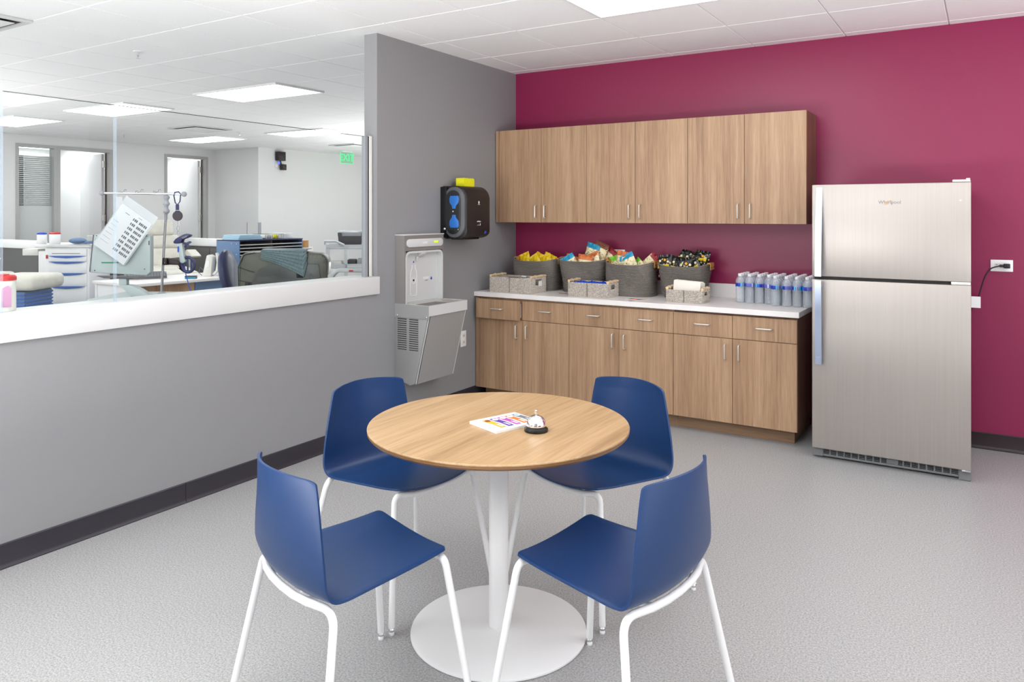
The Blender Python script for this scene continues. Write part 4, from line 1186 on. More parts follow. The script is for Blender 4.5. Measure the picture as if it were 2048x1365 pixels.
o = MB().box(0, 0.035, 0, 0.03, 0, 0.010, 0.001).build('folded_note', 'paper', None); o.location = (0.300, -0.40, CT + 0.112); o.rotation_euler = (0, R_(6), 0.2)
tag(o, 'small folded white note on top inside the largest wicker basket', 'note')
# contents basket 2: blue packets
pos = [(0.845, -0.44, -8), (0.890, -0.47, 10), (0.935, -0.43, -5), (0.980, -0.46, 6), (1.025, -0.44, -12), (1.070, -0.47, 14)]
pl = ['nearest its left handle', 'second from its left handle', 'left of its middle', 'right of its middle', 'second from its right handle', 'nearest its right handle']
for k, (x, y, a) in enumerate(pos):
    snack_bag((x, y, CT + 0.030), (R_(8), R_(a), R_(20 - 9 * k)), 0.075, 0.072 + 0.006 * (k % 2), 0.04, 'bag_blue', 'bag_blue', 'blue packet in the middle wicker basket, ' + pl[k], 'blue packets in the wicker basket', 90 + k, 'snack_packet', 0.006, cat='packet')
# contents basket 3: napkins
t = thing('napkin_stack', 'stack of white paper napkins standing in the smallest wicker basket', 'napkins', (1.585, -0.475, CT + 0.010), 0, None, (R_(-4), R_(3), 0))
rn = random.Random(5)
for k in range(9):
    q = rn.uniform(-0.004, 0.004)
    MB().box(0.0 + q, 0.195 + q, k * 0.0105, k * 0.0105 + 0.0095, 0, 0.142 + 0.004 * math.sin(k * 1.3), 0.004).build('napkin', 'napkin', t)
# flyer and stick on the counter
o = MB().box(-0.075, 0.075, -0.045, 0.045, 0, 0.0008).build('flyer', 'paper', None, smooth=0); o.location = (1.330, -0.500, CT + 0.0004); o.rotation_euler = (0, 0, R_(-12))
tag(o, 'small printed flyer lying on the counter before the third rope basket', 'flyer')
for k, mt in enumerate(('redp', 'orangep', 'purple', 'gold')):
    MB().box(-0.065 + k * 0.033, -0.035 + k * 0.033, -0.02, 0.030, 0.0009, 0.0013).build('printed_block', mt, o, smooth=0)
o = MB().prism([(0, 0), (0.05, 0.01), (0.03, -0.03)], 'z', 0, 0.001).build('paper_scrap', 'slate', None, smooth=0); o.location = (1.300, -0.590, CT + 0.0004)
tag(o, 'small grey paper scrap on the counter edge below the flyer', 'paper')
o = MB().tube([(0, 0, 0.003), (0.10, 0.015, 0.003)], 0.0022, 6).build('coffee_stirrer', 'brownp', None); o.location = (0.650, -0.420, CT)
tag(o, 'thin brown stirrer lying between the first two wicker baskets', 'stirrer')

# bottles
def make_bottle():
    t = thing('water_bottle', 'x', 'bottle', (0, 0, 0), 0, 'water bottles packed at the right end of the counter')
    prof = [(0.0, 0.002), (0.024, 0.0), (0.0295, 0.004)]
    for k in range(7):
        z = 0.012 + k * 0.012
        prof += [(0.0305, z), (0.0290, z + 0.006)]
    prof += [(0.0280, 0.098), (0.0305, 0.106), (0.0310, 0.112), (0.0310, 0.136), (0.0312, 0.142), (0.0300, 0.154), (0.0245, 0.168), (0.0165, 0.178), (0.0125, 0.183), (0.0125, 0.188)]
    MB().lathe(prof, seg=20).build('bottle_body', 'bottle', t, smooth=60)
    MB().lathe([(0.0, 0.010), (0.0265, 0.010), (0.0268, 0.092), (0.0260, 0.100), (0.0285, 0.110), (0.0285, 0.140), (0.0270, 0.152), (0.0, 0.156)], seg=16).build('water', M['water'], t, smooth=60)
    MB().lathe([(0.0318, 0.1125), (0.0320, 0.113), (0.0320, 0.1355), (0.0318, 0.136)], seg=24).build('label_wrap', 'labelmat', t, smooth=60)
    MB().lathe([(0.0, 0.2012), (0.0130, 0.201), (0.0142, 0.199), (0.0145, 0.188), (0.0140, 0.1865), (0.0, 0.1865)][::-1], seg=20).build('cap', 'cap', t)
    MB().lathe([(0.0138, 0.183), (0.0142, 0.1835), (0.0142, 0.1855), (0.0138, 0.186)], seg=20).build('neck_ring', 'cap', t)
    return t
M['water'] = thin_glass('bottled water', (0.975, 0.98, 0.985), 0.8, 0.03, body=0.02)
# wrap: blue, sky and violet sectors around the bottle
lm_ = bpy.data.materials.new('bottle wrap'); nt, bs = nodes_of(lm_); bs.inputs['Roughness'].default_value = 0.3
tc = nt.nodes.new('ShaderNodeTexCoord'); sep = nt.nodes.new('ShaderNodeSeparateXYZ'); nt.links.new(tc.outputs['Object'], sep.inputs[0])
at = nt.nodes.new('ShaderNodeMath'); at.operation = 'ARCTAN2'; nt.links.new(sep.outputs['Y'], at.inputs[0]); nt.links.new(sep.outputs['X'], at.inputs[1])
mr = nt.nodes.new('ShaderNodeMapRange'); mr.inputs['From Min'].default_value = -PI; mr.inputs['From Max'].default_value = PI; nt.links.new(at.outputs[0], mr.inputs['Value'])
rp = nt.nodes.new('ShaderNodeValToRGB'); rp.color_ramp.interpolation = 'CONSTANT'
el = rp.color_ramp.elements; el[0].position = 0.0; el[0].color = s2l((24, 58, 168)); el[1].position = 0.14; el[1].color = s2l((90, 190, 235))
for p_, c_ in ((0.20, (16, 36, 110)), (0.22, (235, 240, 250)), (0.24, (16, 36, 110)), (0.27, (235, 240, 250)), (0.285, (16, 36, 110)), (0.31, (90, 190, 235)), (0.36, (30, 100, 210)), (0.45, (24, 50, 160)), (0.55, (104, 108, 196)), (0.76, (222, 226, 240)), (0.80, (104, 108, 196)), (0.9, (24, 58, 168))):
    e_ = el.new(p_); e_.color = s2l(c_)
nt.links.new(mr.outputs[0], rp.inputs['Fac']); nt.links.new(rp.outputs['Color'], bs.inputs['Base Color']); M['labelmat'] = lm_
bot = make_bottle(); k = 0
rown = ['front row', 'second row', 'third row', 'back row']
rr = random.Random(3)
coln = ['first', 'second', 'third', 'fourth', 'fifth']
for pk, (bx0, by0, nc, nr, nm) in enumerate(((2.006, -0.275, 4, 4, 'left pack'), (2.268, -0.345, 4, 5, 'right pack'))):
    rn_ = ['front row', 'second row', 'third row', 'fourth row', 'back row'] if nr == 5 else rown
    for c_ in range(nc):
        for r_ in range(nr):
            ce = coln[c_] + ' from the left'
            lb = 'water bottle of the %s, %s, %s' % (nm, rn_[r_], ce)
            loc = (bx0 + c_ * 0.0655 - (0.008 if pk and c_ == 0 else 0), by0 + r_ * 0.0655, CT + 0.0003)
            if k == 0: bot.location = loc; bot['label'] = lb; bot.rotation_euler = (0, 0, 1.0)
            else: copy_tree(bot, loc, rr.uniform(0, 6.28), lb)
            k += 1

# ================================================================== BACK ROOM
TH = math.radians(32.0)
# --- apheresis style machine with screen, pole and scanner just behind the partition
t = thing('donor_machine', 'grey monitor seen from behind on a slanted stand, behind the partition glass', 'medical machine', (-0.813, -3.055, 0), TH)
MB().box(-0.16, 0.34, -0.10, 0.34, 0.10, 0.985, 0.02).build('cabinet', 'monitor', t)
for x in (-0.12, 0.30):
    for y in (-0.06, 0.30):
        MB().lathe([(0.0, 0.0), (0.02, 0.0), (0.03, 0.02), (0.03, 0.07), (0.015, 0.10), (0, 0.10)], c=(x, y, 0), seg=14).build('caster', 'grilled', t)
sc_ = MB().prism([(-0.178, 0.018), (0.150, 0.0), (0.172, 0.020), (0.172, 0.232), (0.160, 0.240), (-0.148, 0.242), (-0.158, 0.236), (-0.180, 0.028)], 'y', -0.012, 0.035, 0.005, mat=Matrix.Translation((0, 0, 1.112)))
mo = sc_.build('monitor', 'monitor', t)
MB().prism([(-0.176, 0.020), (-0.181, 0.028), (-0.160, 0.236), (-0.155, 0.238)], 'y', -0.014, 0.03, mat=Matrix.Translation((0, 0, 1.112))).build('monitor_rim', 'greyedge', mo, smooth=0)
MB().box(-0.11, -0.012, -0.0135, -0.0122, 1.184, 1.191).box(0.0, 0.035, -0.0135, -0.0122, 1.182, 1.188).build('green_stripe', 'green', mo, smooth=0)
MB().sphere((-0.150, -0.013, 1.142), 0.004, sy=0.4, seg=8).sphere((0.152, -0.013, 1.342), 0.004, sy=0.4, seg=8).sphere((0.140, -0.013, 1.150), 0.004, sy=0.4, seg=8).sphere((-0.140, -0.013, 1.345), 0.003, sy=0.4, seg=8).build('screw', 'greyedge', mo)
MB().box(0.164, 0.168, -0.0135, -0.012, 1.29, 1.315).build('button_slot', 'black', mo, smooth=0)
MB().prism([(-0.15, 1.110), (0.14, 1.106), (0.09, 1.092), (-0.10, 1.096)], 'y', -0.008, 0.03, 0.003).build('monitor_foot', 'greyedge', t)
MB().box(-0.018, 0.028, 0.0, 0.035, 1.055, 1.110, 0.003).prism([(-0.022, 1.060), (0.050, 1.055), (0.105, 1.030), (0.175, 0.985), (0.060, 0.985)], 'y', 0.002, 0.055, 0.004).build('stand_arm', 'monitor', t)
MB().box(0.055, 0.10, -0.01, 0.06, 0.980, 0.990, 0.002).build('stand_base', 'greyedge', t)
# pole with cross bar
t = thing('iv_pole', 'steel pole with a hooked cross bar rising behind the glass', 'pole', (-0.671, -2.872, 0), TH)
MB().tube([(-0.020, 0.0, 0.992), (-0.019, 0, 1.05), (-0.006, 0, 1.30), (0.006, 0, 1.48), (0.008, 0, 1.585)], 0.0072, 12).build('pole', 'steelpole', t)
MB().lathe([(0, 0.986), (0.03, 0.986), (0.03, 0.996), (0.012, 1.01), (0, 1.01)], c=(-0.02, 0, 0), seg=24).build('pole_base', 'poleg', t)
MB().tube([(-0.365, 0, 1.594), (0.105, 0, 1.588)], 0.0065, 12).build('cross_bar', 'chrome', t)
for x, z in ((-0.375, 1.594), (0.112, 1.588)):
    MB().sphere((x, 0, z), 0.016, seg=12).build('end_knob', 'poleg', t)
for x in (-0.265, -0.165, -0.060):
    MB().tube([(x - 0.010, 0, 1.598), (x - 0.008, 0, 1.606), (x, 0, 1.606), (x + 0.002, 0, 1.598), (x + 0.018, 0, 1.603), (x + 0.022, 0, 1.615), (x + 0.032, 0, 1.617), (x + 0.034, 0, 1.609)], 0.0017, 6).build('hook', 'steelpole', t)
MB().lathe([(0.008, 1.470), (0.018, 1.482), (0.019, 1.490), (0.011, 1.502), (0.011, 1.518), (0.019, 1.528), (0.019, 1.534), (0.012, 1.545), (0.012, 1.556), (0.019, 1.566), (0.018, 1.574), (0.009, 1.582)], c=(0.007, 0, 0), seg=20).build('grip_sleeve', 'poleg', t, smooth=60)
# paper sleeve with barcodes
t = thing('barcode_sheet', 'tilted plastic sleeve with a barcode sheet hanging from the cross bar', 'paper', (-0.762, -3.071, 1.362), TH, None, (0, 0, TH))
RM = Matrix.Rotation(math.radians(35), 4, 'Y')
MB().box(-0.105, 0.105, -0.0008, 0.0008, -0.155, 0.135, mat=RM).build('sheet', 'sheetgrey', t, smooth=0)
MB().box(-0.112, 0.112, 0.0015, 0.003, -0.150, 0.185, mat=RM).build('sleeve', 'clearbag', t, smooth=0)
bars = None
for k in range(8):
    m = MB()
    for q in range(9):
        if q in (3,): continue
        x = 0.000 + q * 0.0105
        m.box(x, x + (0.008 if q % 3 else 0.006), -0.0016, -0.0009, -0.0075, 0.0075)
    bmsh = m
    for v in bmsh.bm.verts: v.co.z += 0.095 - k * 0.0290
    bmesh.ops.transform(bmsh.bm, matrix=RM, verts=bmsh.bm.verts)
    bmsh.build('barcode', 'slate' if False else 'greyedge', t, smooth=0)
m = MB()
for k in range(6): m.box(-0.095, -0.060 + 0.004 * k, -0.0014, -0.0009, 0.03 - k * 0.027, 0.0312 - k * 0.027)
m.box(-0.06, -0.03, -0.0014, -0.0009, 0.10, 0.103).box(0.02, 0.045, -0.0014, -0.0009, 0.118, 0.120)
bmesh.ops.transform(m.bm, matrix=RM, verts=m.bm.verts); m.build('text_line', 'greyedge', t, smooth=0)
MB().box(-0.05, -0.012, 0.004, 0.006, 0.075, 0.208).build('strap', 'clearbag', t, smooth=0)
# reel, scanner and holder
t = thing('badge_reel', 'dark retractable reel on a carabiner hanging from the cross bar', 'reel', (-0.604, -2.836, 1.459), TH)
MB().lathe([(0, -0.006), (0.027, -0.006), (0.030, -0.002), (0.030, 0.002), (0.027, 0.006), (0, 0.006)], seg=28, mat=Matrix.Rotation(PI / 2, 4, 'X')).build('reel_disc', 'base_dark', t)
MB().box(-0.011, 0.009, -0.002, 0.002, 0.034, 0.068).box(-0.012, 0.012, -0.003, 0.003, 0.026, 0.031).build('webbing', 'navy', t, smooth=0)
MB().tube([(0, 0, 0.066), (-0.014, 0, 0.078), (-0.022, 0, 0.120), (-0.016, 0, 0.140), (0.006, 0, 0.143), (0.018, 0, 0.130), (0.014, 0, 0.085)], 0.0035, 8, closed=True).build('carabiner', 'navy', t)
MB().tube([(0, 0, -0.028), (0.002, 0, -0.056)], 0.0010, 6).tube([(0.003 + 0.008 * math.cos(a), 0, -0.075 + 0.016 * math.sin(a)) for a in [k * PI / 8 for k in range(16)]], 0.0013, 6, closed=True).tube([(0.004 + 0.007 * math.cos(a), 0, -0.100 + 0.009 * math.sin(a)) for a in [k * PI / 8 for k in range(16)]], 0.0013, 6, closed=True).build('key_rings', 'steelpole', t)
t = thing('scanner', 'grey and navy handheld scanner hanging in a ring holder on the pole', 'scanner', (-0.566, -2.817, 1.265), TH)
MB().prism([(-0.045, 0.035), (-0.008, 0.035), (0.004, -0.055), (0.012, -0.075), (-0.005, -0.088), (-0.022, -0.080), (-0.028, -0.03)], 'y', -0.016, 0.016, 0.006).build('grip', 'monitor', t)
MB().prism([(-0.056, 0.030), (-0.060, 0.040), (-0.045, 0.060), (0.000, 0.085), (0.022, 0.090), (0.040, 0.084), (0.042, 0.076), (0.024, 0.064), (-0.005, 0.055), (-0.010, 0.034), (-0.03, 0.030)], 'y', -0.022, 0.022, 0.007).build('head', 'navy', t)
MB().prism([(-0.008, 0.066), (0.022, 0.078), (0.026, 0.070), (0.000, 0.058)], 'y', -0.025, -0.0225, 0.001).build('scan_window', 'slate', t)
MB().prism([(-0.006, 0.040), (0.012, 0.036), (0.034, 0.046), (0.042, 0.036), (0.020, 0.026), (0.034, 0.014), (0.020, 0.004), (0.010, 0.020), (-0.004, 0.028)], 'y', -0.012, 0.012, 0.003).build('trigger', 'navy', t)
MB().box(-0.034, -0.024, -0.0175, -0.0165, -0.020, 0.014).build('sticker', 'lblue', t, smooth=0)
MB().tube([(-0.002, 0.0, -0.085), (0.010, 0.0, -0.16), (0.030, 0.0, -0.23), (0.040, 0.02, -0.29)], 0.0028, 8).build('cable', 'lblue', t)
t = thing('scanner_holder', 'navy slotted ring holder clamped to the pole under the scanner', 'holder', (-0.566, -2.800, 1.178), TH)
rg = MB()
rg.tube([(0.012 + 0.036 * math.cos(a), -0.012, -0.008 + 0.044 * math.sin(a)) for a in [k * PI / 16 for k in range(32)]], 0.0095, 10, closed=True)
for k in (-1, 0, 1): rg.box(0.006 + k * 0.020, 0.014 + k * 0.020, -0.018, -0.008, -0.045, 0.025, 0.002)
rg.build('ring', 'navy', t)
MB().prism([(-0.10, 0.030), (-0.045, 0.036), (-0.030, 0.020), (-0.030, -0.035), (-0.012, -0.055), (-0.030, -0.040), (-0.045, -0.010), (-0.10, -0.008)], 'y', -0.022, 0.02, 0.004).box(-0.135, -0.108, -0.025, 0.02, -0.010, 0.032, 0.003).build('clamp', 'black', t)

def canister(name, label, loc, r, h, lid, smudge=False):
    t = thing(name, label, 'wipes canister', loc)
    MB().lathe([(0, 0.0), (r * 0.97, 0.0), (r, 0.004), (r, h * 0.80), (r * 0.97, h * 0.83), (0, h * 0.83)], seg=36).build('tub', 'offwhite' if smudge else 'white', t)
    MB().lathe([(r * 0.96, h * 0.83), (r * 1.03, h * 0.835), (r * 1.03, h * 0.93), (r * 0.9, h * 0.97), (r * 0.55, h * 0.975), (r * 0.5, h), (0, h)], seg=36).build('lid', lid, t)
    return t
c_ = canister('wipes_canister', 'large wipes canister with red lid on the sill, cut by the left photo edge', (-0.138, -3.990, 1.0522), 0.052, 0.158, 'red', True)
MB().prism([(-0.018 - 0.0, 0.02), (0.018, 0.02), (0.018, 0.10), (0.005, 0.112), (-0.018, 0.10)], 'y', -0.0, 0.002, mat=Matrix.Rotation(math.radians(70), 4, 'Z') @ Matrix.Translation((0.012, -0.0545, 0))).build('printed_panel', 'pinkish', c_, smooth=0)
canister('wipes_canister', 'small white canister with blue lid on the drawer cart', (-6.150, -0.870, 1.110), 0.052, 0.140, 'bluelid')
canister('wipes_canister', 'small white canister with red lid on the drawer cart', (-6.010, -0.790, 1.110), 0.060, 0.145, 'red')

# --- drawer cart
t = thing('drawer_cart', 'white medical drawer cart with blue handles beyond the glass', 'cart', (-6.280, -0.840, 0), TH)
MB().box(0.06, 0.60, 0.02, 0.50, 0.12, 1.060, 0.01).box(-0.04, 0.06, 0.05, 0.45, 0.12, 1.02, 0.01).build('body', 'white', t)
MB().box(-0.06, 0.62, -0.005, 0.52, 1.062, 1.109, 0.015).build('top', 'white', t)
z = 1.045
for k, (h_, hb) in enumerate(((0.085, False), (0.070, True), (0.140, True), (0.160, True), (0.220, True))):
    z1 = z - h_
    dr = MB().box(0.115, 0.575, 0.0, 0.0195, z1 + 0.004, z, 0.004).build('drawer', 'white', t)
    if k == 0:
        MB().box(0.16, 0.50, -0.002, 0.001, z1 + 0.030, z1 + 0.036).build('slot', 'orgdark', dr, smooth=0)
    MB().prism([(0.12, z1 - 0.002 + 0.0), (0.565, z1 - 0.002), (0.50, z1 - 0.018), (0.34, z1 - 0.030), (0.20, z1 - 0.022)], 'y', -0.016, -0.001, 0.003, mat=Matrix.Translation((0, 0, 0.006))).build('handle', 'drawerblue', dr)
    z = z1
MB().box(0.085, 0.098, -0.004, 0.02, 0.93, 0.975, 0.002).build('lock_tag', 'red', t)
MB().box(-0.24, -0.05, 0.06, 0.40, 0.965, 1.045, 0.006).build('side_bin', 'offwhite', t)
for x in (0.0, 0.55):
    for y in (0.06, 0.44): MB().lathe([(0.0, 0.0), (0.03, 0.0), (0.035, 0.03), (0.03, 0.07), (0.01, 0.12), (0, 0.12)], c=(x, y, 0), seg=12).build('caster', 'grilled', t)
o = MB().sphere((0, 0, 0.035), 0.09, sx=1.2, sy=0.6, sz=0.42, seg=18).box(0.06, 0.19, -0.02, 0.03, 0.0, 0.035, 0.01).build('cuff_pouch', 'orgblue', None); o.location = (-5.86, -0.60, 1.112); o.rotation_euler = (0, 0, TH)
tag(o, 'crumpled blue pressure cuff lying on the drawer cart', 'cuff')
o = MB().tube([(0, 0, .008), (.05, .03, .012), (.10, 0, .006), (.16, .03, .01), (.2, 0, .006)], 0.006, 6).build('tubing', 'black', None); o.location = (-5.76, -0.56, 1.110); o.rotation_euler = (0, 0, TH)
tag(o, 'dark coiled tubing beside the blue cuff on the drawer cart', 'tubing')

# --- donor beds
def bed(label, loc, rz, head=True):
    t = thing('donor_bed', label, 'recliner', loc, rz, 'cream donor beds')
    # local x runs from head to foot
    MB().box(-0.20, 0.50, -0.30, 0.30, 0.62, 0.78, 0.05, seg=4).build('seat', 'cream', t, smooth=60)
    MB().box(0.52, 1.05, -0.29, 0.29, 0.61, 0.77, 0.06, seg=4, mat=Matrix.Translation((0, 0, 0.0))).build('leg_rest', 'cream', t, smooth=60)
    rotb = Matrix.Translation((-0.24, 0, 0.72)) @ Matrix.Rotation(math.radians(-26), 4, 'Y')
    MB().box(-0.06, 0.07, -0.29, 0.29, 0.0, 0.30, 0.05, seg=4, mat=rotb).box(-0.07, 0.06, -0.29, 0.29, 0.30, 0.50, 0.05, seg=4, mat=rotb).build('backrest', 'cream', t, smooth=60)
    MB().box(-0.08, 0.06, -0.22, 0.22, 0.50, 0.74, 0.055, seg=4, mat=rotb).build('headrest', 'cream', t, smooth=60)
    for s_ in (-1, 1):
        a = MB().prism([(-0.30, 0.92), (-0.27, 0.975), (-0.18, 0.985), (0.10, 0.94), (0.22, 0.915), (0.20, 0.89), (-0.05, 0.885), (-0.25, 0.90)], 'y', s_ * 0.40 - 0.06, s_ * 0.40 + 0.06, 0.012).build('armrest', 'cream', t)
        MB().box(-0.26, -0.22, s_ * 0.40 - 0.02, s_ * 0.40 + 0.02, 0.50, 0.905).build('arm_post', 'offwhite', a, smooth=0)
    MB().box(-0.18, 0.93, -0.24, 0.24, 0.10, 0.60, 0.02).build('base', 'orgblue', t)
    m = MB()
    for k in range(12): m.box(-0.17, 0.93, -0.252, -0.240, 0.15 + k * 0.037, 0.168 + k * 0.037, 0.003)
    for k in range(12): m.box(0.930, 0.942, -0.23, 0.23, 0.15 + k * 0.037, 0.168 + k * 0.037, 0.003)
    m.build('base_ribs', 'drawerblue', t)
    MB().box(-0.25, 0.90, -0.26, 0.26, 0.0, 0.10, 0.02).build('foot_frame', 'navy', t)
    return t
bed('cream donor bed at the left photo edge, its padded leg rest toward the cart', (-6.00, -1.85, 0.055), TH - 0.0)
bed('cream donor bed behind the desk, its headrest beside the monitor', (-5.83, 0.48, 0), R_(-25))

# --- desk with phone, keyboard, small box
t = thing('desk', 'white topped desk with wood and blue panels beyond the glass', 'desk', (-3.90, -1.07, 0))
MB().box(-0.80, 0.0, 0.0, 2.15, 0.722, 0.752, 0.003).build('desktop', 'counter', t)
MB().box(-0.76, -0.04, 0.03, 0.06, 0.0, 0.721).build('end_panel', 'whitemetal', t, smooth=0)
MB().box(-0.08, -0.06, 0.061, 0.72, 0.05, 0.721).build('wood_panel', 'wood', t, smooth=0)
MB().box(-0.08, -0.06, 0.73, 2.10, 0.05, 0.721).build('blue_panel', 'orgblue', t, smooth=0)
MB().box(-0.76, -0.10, 2.08, 2.11, 0.0, 0.721).build('end_panel', 'whitemetal', t, smooth=0)
MB().tube([(-0.04, 0.0 + 0.03, 0.0), (-0.04, 0.03, 0.72)], 0.02, 8).tube([(-0.76, 0.03, 0.0), (-0.76, 0.03, 0.72)], 0.02, 8).build('leg', 'whitemetal', t)
t = thing('telephone', 'white desk telephone with handset standing on the desk', 'telephone', (-4.15, 0.02, 0.7523), R_(32))
MB().prism([(-0.09, 0.0), (0.00, 0.0), (0.02, 0.23), (-0.02, 0.25), (-0.05, 0.24), (-0.09, 0.05)], 'y', -0.05, 0.06, 0.01).build('base', 'offwhite', t)
MB().prism([(-0.06, 0.10), (-0.02, 0.11), (-0.015, 0.18), (-0.04, 0.18)], 'y', -0.055, -0.0505).build('keypad', 'white', t, smooth=0)
MB().tube([(0.02, -0.02, 0.02), (0.06, -0.02, 0.06), (0.075, -0.02, 0.16), (0.06, -0.02, 0.27)], 0.017, 10).build('handset', 'offwhite', t)
MB().box(0.085, 0.10, -0.02, 0.06, 0.02, 0.22, 0.004).build('cradle', 'navy', t)
MB().tube([(-0.09, 0, 0.05), (-0.14, 0, 0.10), (-0.16, 0, 0.04), (-0.12, 0, 0.006)], 0.004, 6).build('cord', 'greyedge', t)
t = thing('keyboard', 'dark grey keyboard tilted behind the grey monitor', 'keyboard', (-4.42, -0.62, 0.785), R_(60), None, (R_(22), 0, R_(60)))
kb = MB().box(-0.20, 0.20, -0.07, 0.07, 0.0, 0.02, 0.004).build('case', 'greyedge', t)
m = MB()
for r_ in range(5):
    for c in range(13): m.box(-0.19 + c * 0.029, -0.19 + c * 0.029 + 0.024, -0.06 + r_ * 0.025, -0.06 + r_ * 0.025 + 0.020, 0.020, 0.026)
m.build('keys', 'slate', kb, smooth=0)
o = MB().box(-0.06, 0.06, -0.03, 0.03, 0, 0.035, 0.004).build('small_device', 'base_dark', None); o.location = (-4.02, -0.35, 0.7525); o.rotation_euler = (0, 0, R_(40))
tag(o, 'small dark and teal box on the desk under the scanner', 'box')
MB().box(-0.058, 0.058, -0.0315, -0.030, 0.004, 0.020).build('teal_label', 'cyan', o, smooth=0)
# --- blue organiser
t = thing('form_organizer', 'blue steel sorter cabinet with rows of slots on the desk', 'organizer', (-4.02, 0.29, 0.7523))
OW, OD, OH = 0.42, 0.98, 0.395
MB().box(-OW, 0, 0.0, 0.012, 0.085, OH, 0.002).build('side_panel', 'orgblue', t)
MB().box(-OW, 0, OD - 0.012, OD, 0.085, OH, 0.002).build('side_panel', 'orgblue', t)
MB().box(-OW, 0.004, 0.0, OD, OH + 0.001, OH + 0.014, 0.002).build('top_panel', 'navy', t)
MB().box(-OW, -OW + 0.01, 0.013, OD - 0.013, 0.085, OH).box(-OW + .011, -0.03, 0.013, OD - 0.013, 0.085, 0.095).build('back_panel', 'orgdark', t, smooth=0)
MB().box(-OW + 0.03, -0.03, 0.03, OD - 0.03, 0.0, 0.084).build('plinth', 'orgblue', t, smooth=0)
MB().box(-OW + .02, -0.01, OD / 2 - 0.004, OD / 2 + 0.004, 0.10, OH - 0.004).build('divider', 'orgdark', t, smooth=0)
s0 = None
for k in range(7):
    z = 0.105 + k * 0.040
    if s0 is None: s0 = MB().box(-OW + 0.011, -0.004, 0.013, OD - 0.013, 0, 0.003).box(-0.006, 0.002, 0.013, OD - 0.013, -0.001, 0.011, 0.001).build('shelf', 'orgshelf', t, smooth=0, loc=(0, 0, z))
    else:
        o = s0.copy(); COL.objects.link(o); o.parent = t; o.location = (0, 0, z)
for x in (-0.14, -0.05):
    for z in (0.11, 0.24, 0.365):
        MB().sphere((x, -0.001, z), 0.007, sy=0.4, seg=8).build('rivet', 'orgshelf', t)
OTZ = 0.7523 + OH + 0.0145
t = thing('pad_stack', 'folded pale blue pads piled on the left of the blue sorter', 'pads', (-4.20, 0.44, OTZ))
for k in range(4):
    MB().box(-0.15, 0.15, -0.14 + 0.008 * k, 0.22 - 0.01 * k, k * 0.015, k * 0.015 + 0.014, 0.005).build('pad', 'padblue', t)
t = thing('wire_tray', 'small wire tray of yellow and grey packets on the blue sorter', 'tray', (-4.17, 0.84, OTZ))
m = MB()
for z in (0.004, 0.06):
    m.tube([(-0.12, -0.14, z), (0.12, -0.14, z), (0.12, 0.14, z), (-0.12, 0.14, z)], 0.0025, 6, closed=True)
for y in [-0.14 + k * 0.035 for k in range(9)]: m.tube([(0.12, y, 0.004), (0.12, y, 0.06)], 0.0014, 5)
m.build('wire_frame', 'greyedge', t)
for k in range(5):
    MB().box(-0.09, 0.09, -0.018, 0.018, 0.006, 0.055, 0.005, mat=Matrix.Translation((0, -0.11 + 0.052 * k, 0)) @ Matrix.Rotation(R_(16 * (k % 3 - 1)), 4, 'X')).build('packet', 'yellow' if k in (3,) else ('clearbag' if k % 2 else 'offwhite'), t)
t = thing('paper_stack', 'white paper stack lying across the right end of the blue sorter', 'papers', (-4.30, 1.09, OTZ))
for k in range(5):
    MB().box(-0.10, 0.13, -0.06 - 0.01 * (k % 2), 0.13 + 0.012 * (k % 3), k * 0.013, k * 0.013 + 0.011, 0.003).build('sheaf', 'paper', t)
t = thing('tan_box', 'small tan cardboard box on a white stand right of the blue sorter', 'box', (-4.12, 1.32, 0.7523))
MB().box(-0.06, 0.06, -0.04, 0.09, 0.285, 0.375, 0.002).build('carton', 'leather', t)
MB().box(-0.20, 0.07, -0.02, 0.16, 0.0, 0.284, 0.004).build('stand', 'offwhite', t)

# --- partition behind the desk
t = thing('partition', 'low grey partition with a white cap behind the desk and cart', 'partition', (-9.0 + 0.15, 1.18, 0))
MB().box(0.0, 4.08, 0.0, 0.10, 0.0, 1.020).build('panel', 'partgrey', t, smooth=0)
for k in range(4): MB().box(0.03 + k * 1.02, 1.02 + k * 1.02, -0.006, -0.001, 0.05, 0.99, 0.002).build('panel_face', 'partgrey', t)
MB().box(-0.01, 4.13, -0.03, 0.13, 1.021, 1.125, 0.004).build('cap', 'white', t)

t = thing('partition', 'low grey partition with a white cap at the left edge behind the drawer cart', 'partition', (-8.85, -0.55, 0))
MB().box(0.0, 1.95, 0.0, 0.08, 0.0, 1.020).build('panel', 'partgrey', t, smooth=0)
MB().box(-0.01, 1.97, -0.03, 0.11, 1.021, 1.125, 0.004).build('cap', 'white', t)

# --- olive chair back with mat
t = thing('olive_recliner', 'dark olive padded recliner seen from behind at the glass', 'recliner', (-0.95, -1.75, 0), TH)
def padded(x0, x1, z0, z1, y0, y1, r=0.08, bul=0.0):
    """pad with rounded upper corners"""
    pts = [(x0 + 0.015, z0), (x1 - 0.03, z0)]
    pts += [(x1, z0 + (z1 - z0) * 0.45), (x1 + 0.01, z1 - r)]
    for k in range(1, 6):
        a = R_(90 * k / 6); pts.append((x1 - r * 0.9 + r * 0.9 * math.cos(a) + 0.01, z1 - r + r * math.sin(a) * 0.75))
    pts += [((x0 + x1) / 2 + 0.05, z1 + 0.0), ((x0 + x1) / 2 - 0.12, z1 - 0.008)]
    for k in range(1, 6):
        a = R_(90 + 90 * k / 6); pts.append((x0 + r + r * math.cos(a), z1 - r - 0.012 + r * math.sin(a)))
    pts.append((x0, z0 + (z1 - z0) * 0.4))
    return MB().prism(pts, 'y', y0, y1, 0.022)
padded(-0.325, 0.325, 0.62, 1.205, 0.0, 0.14, 0.09).build('backrest', 'olive', t)
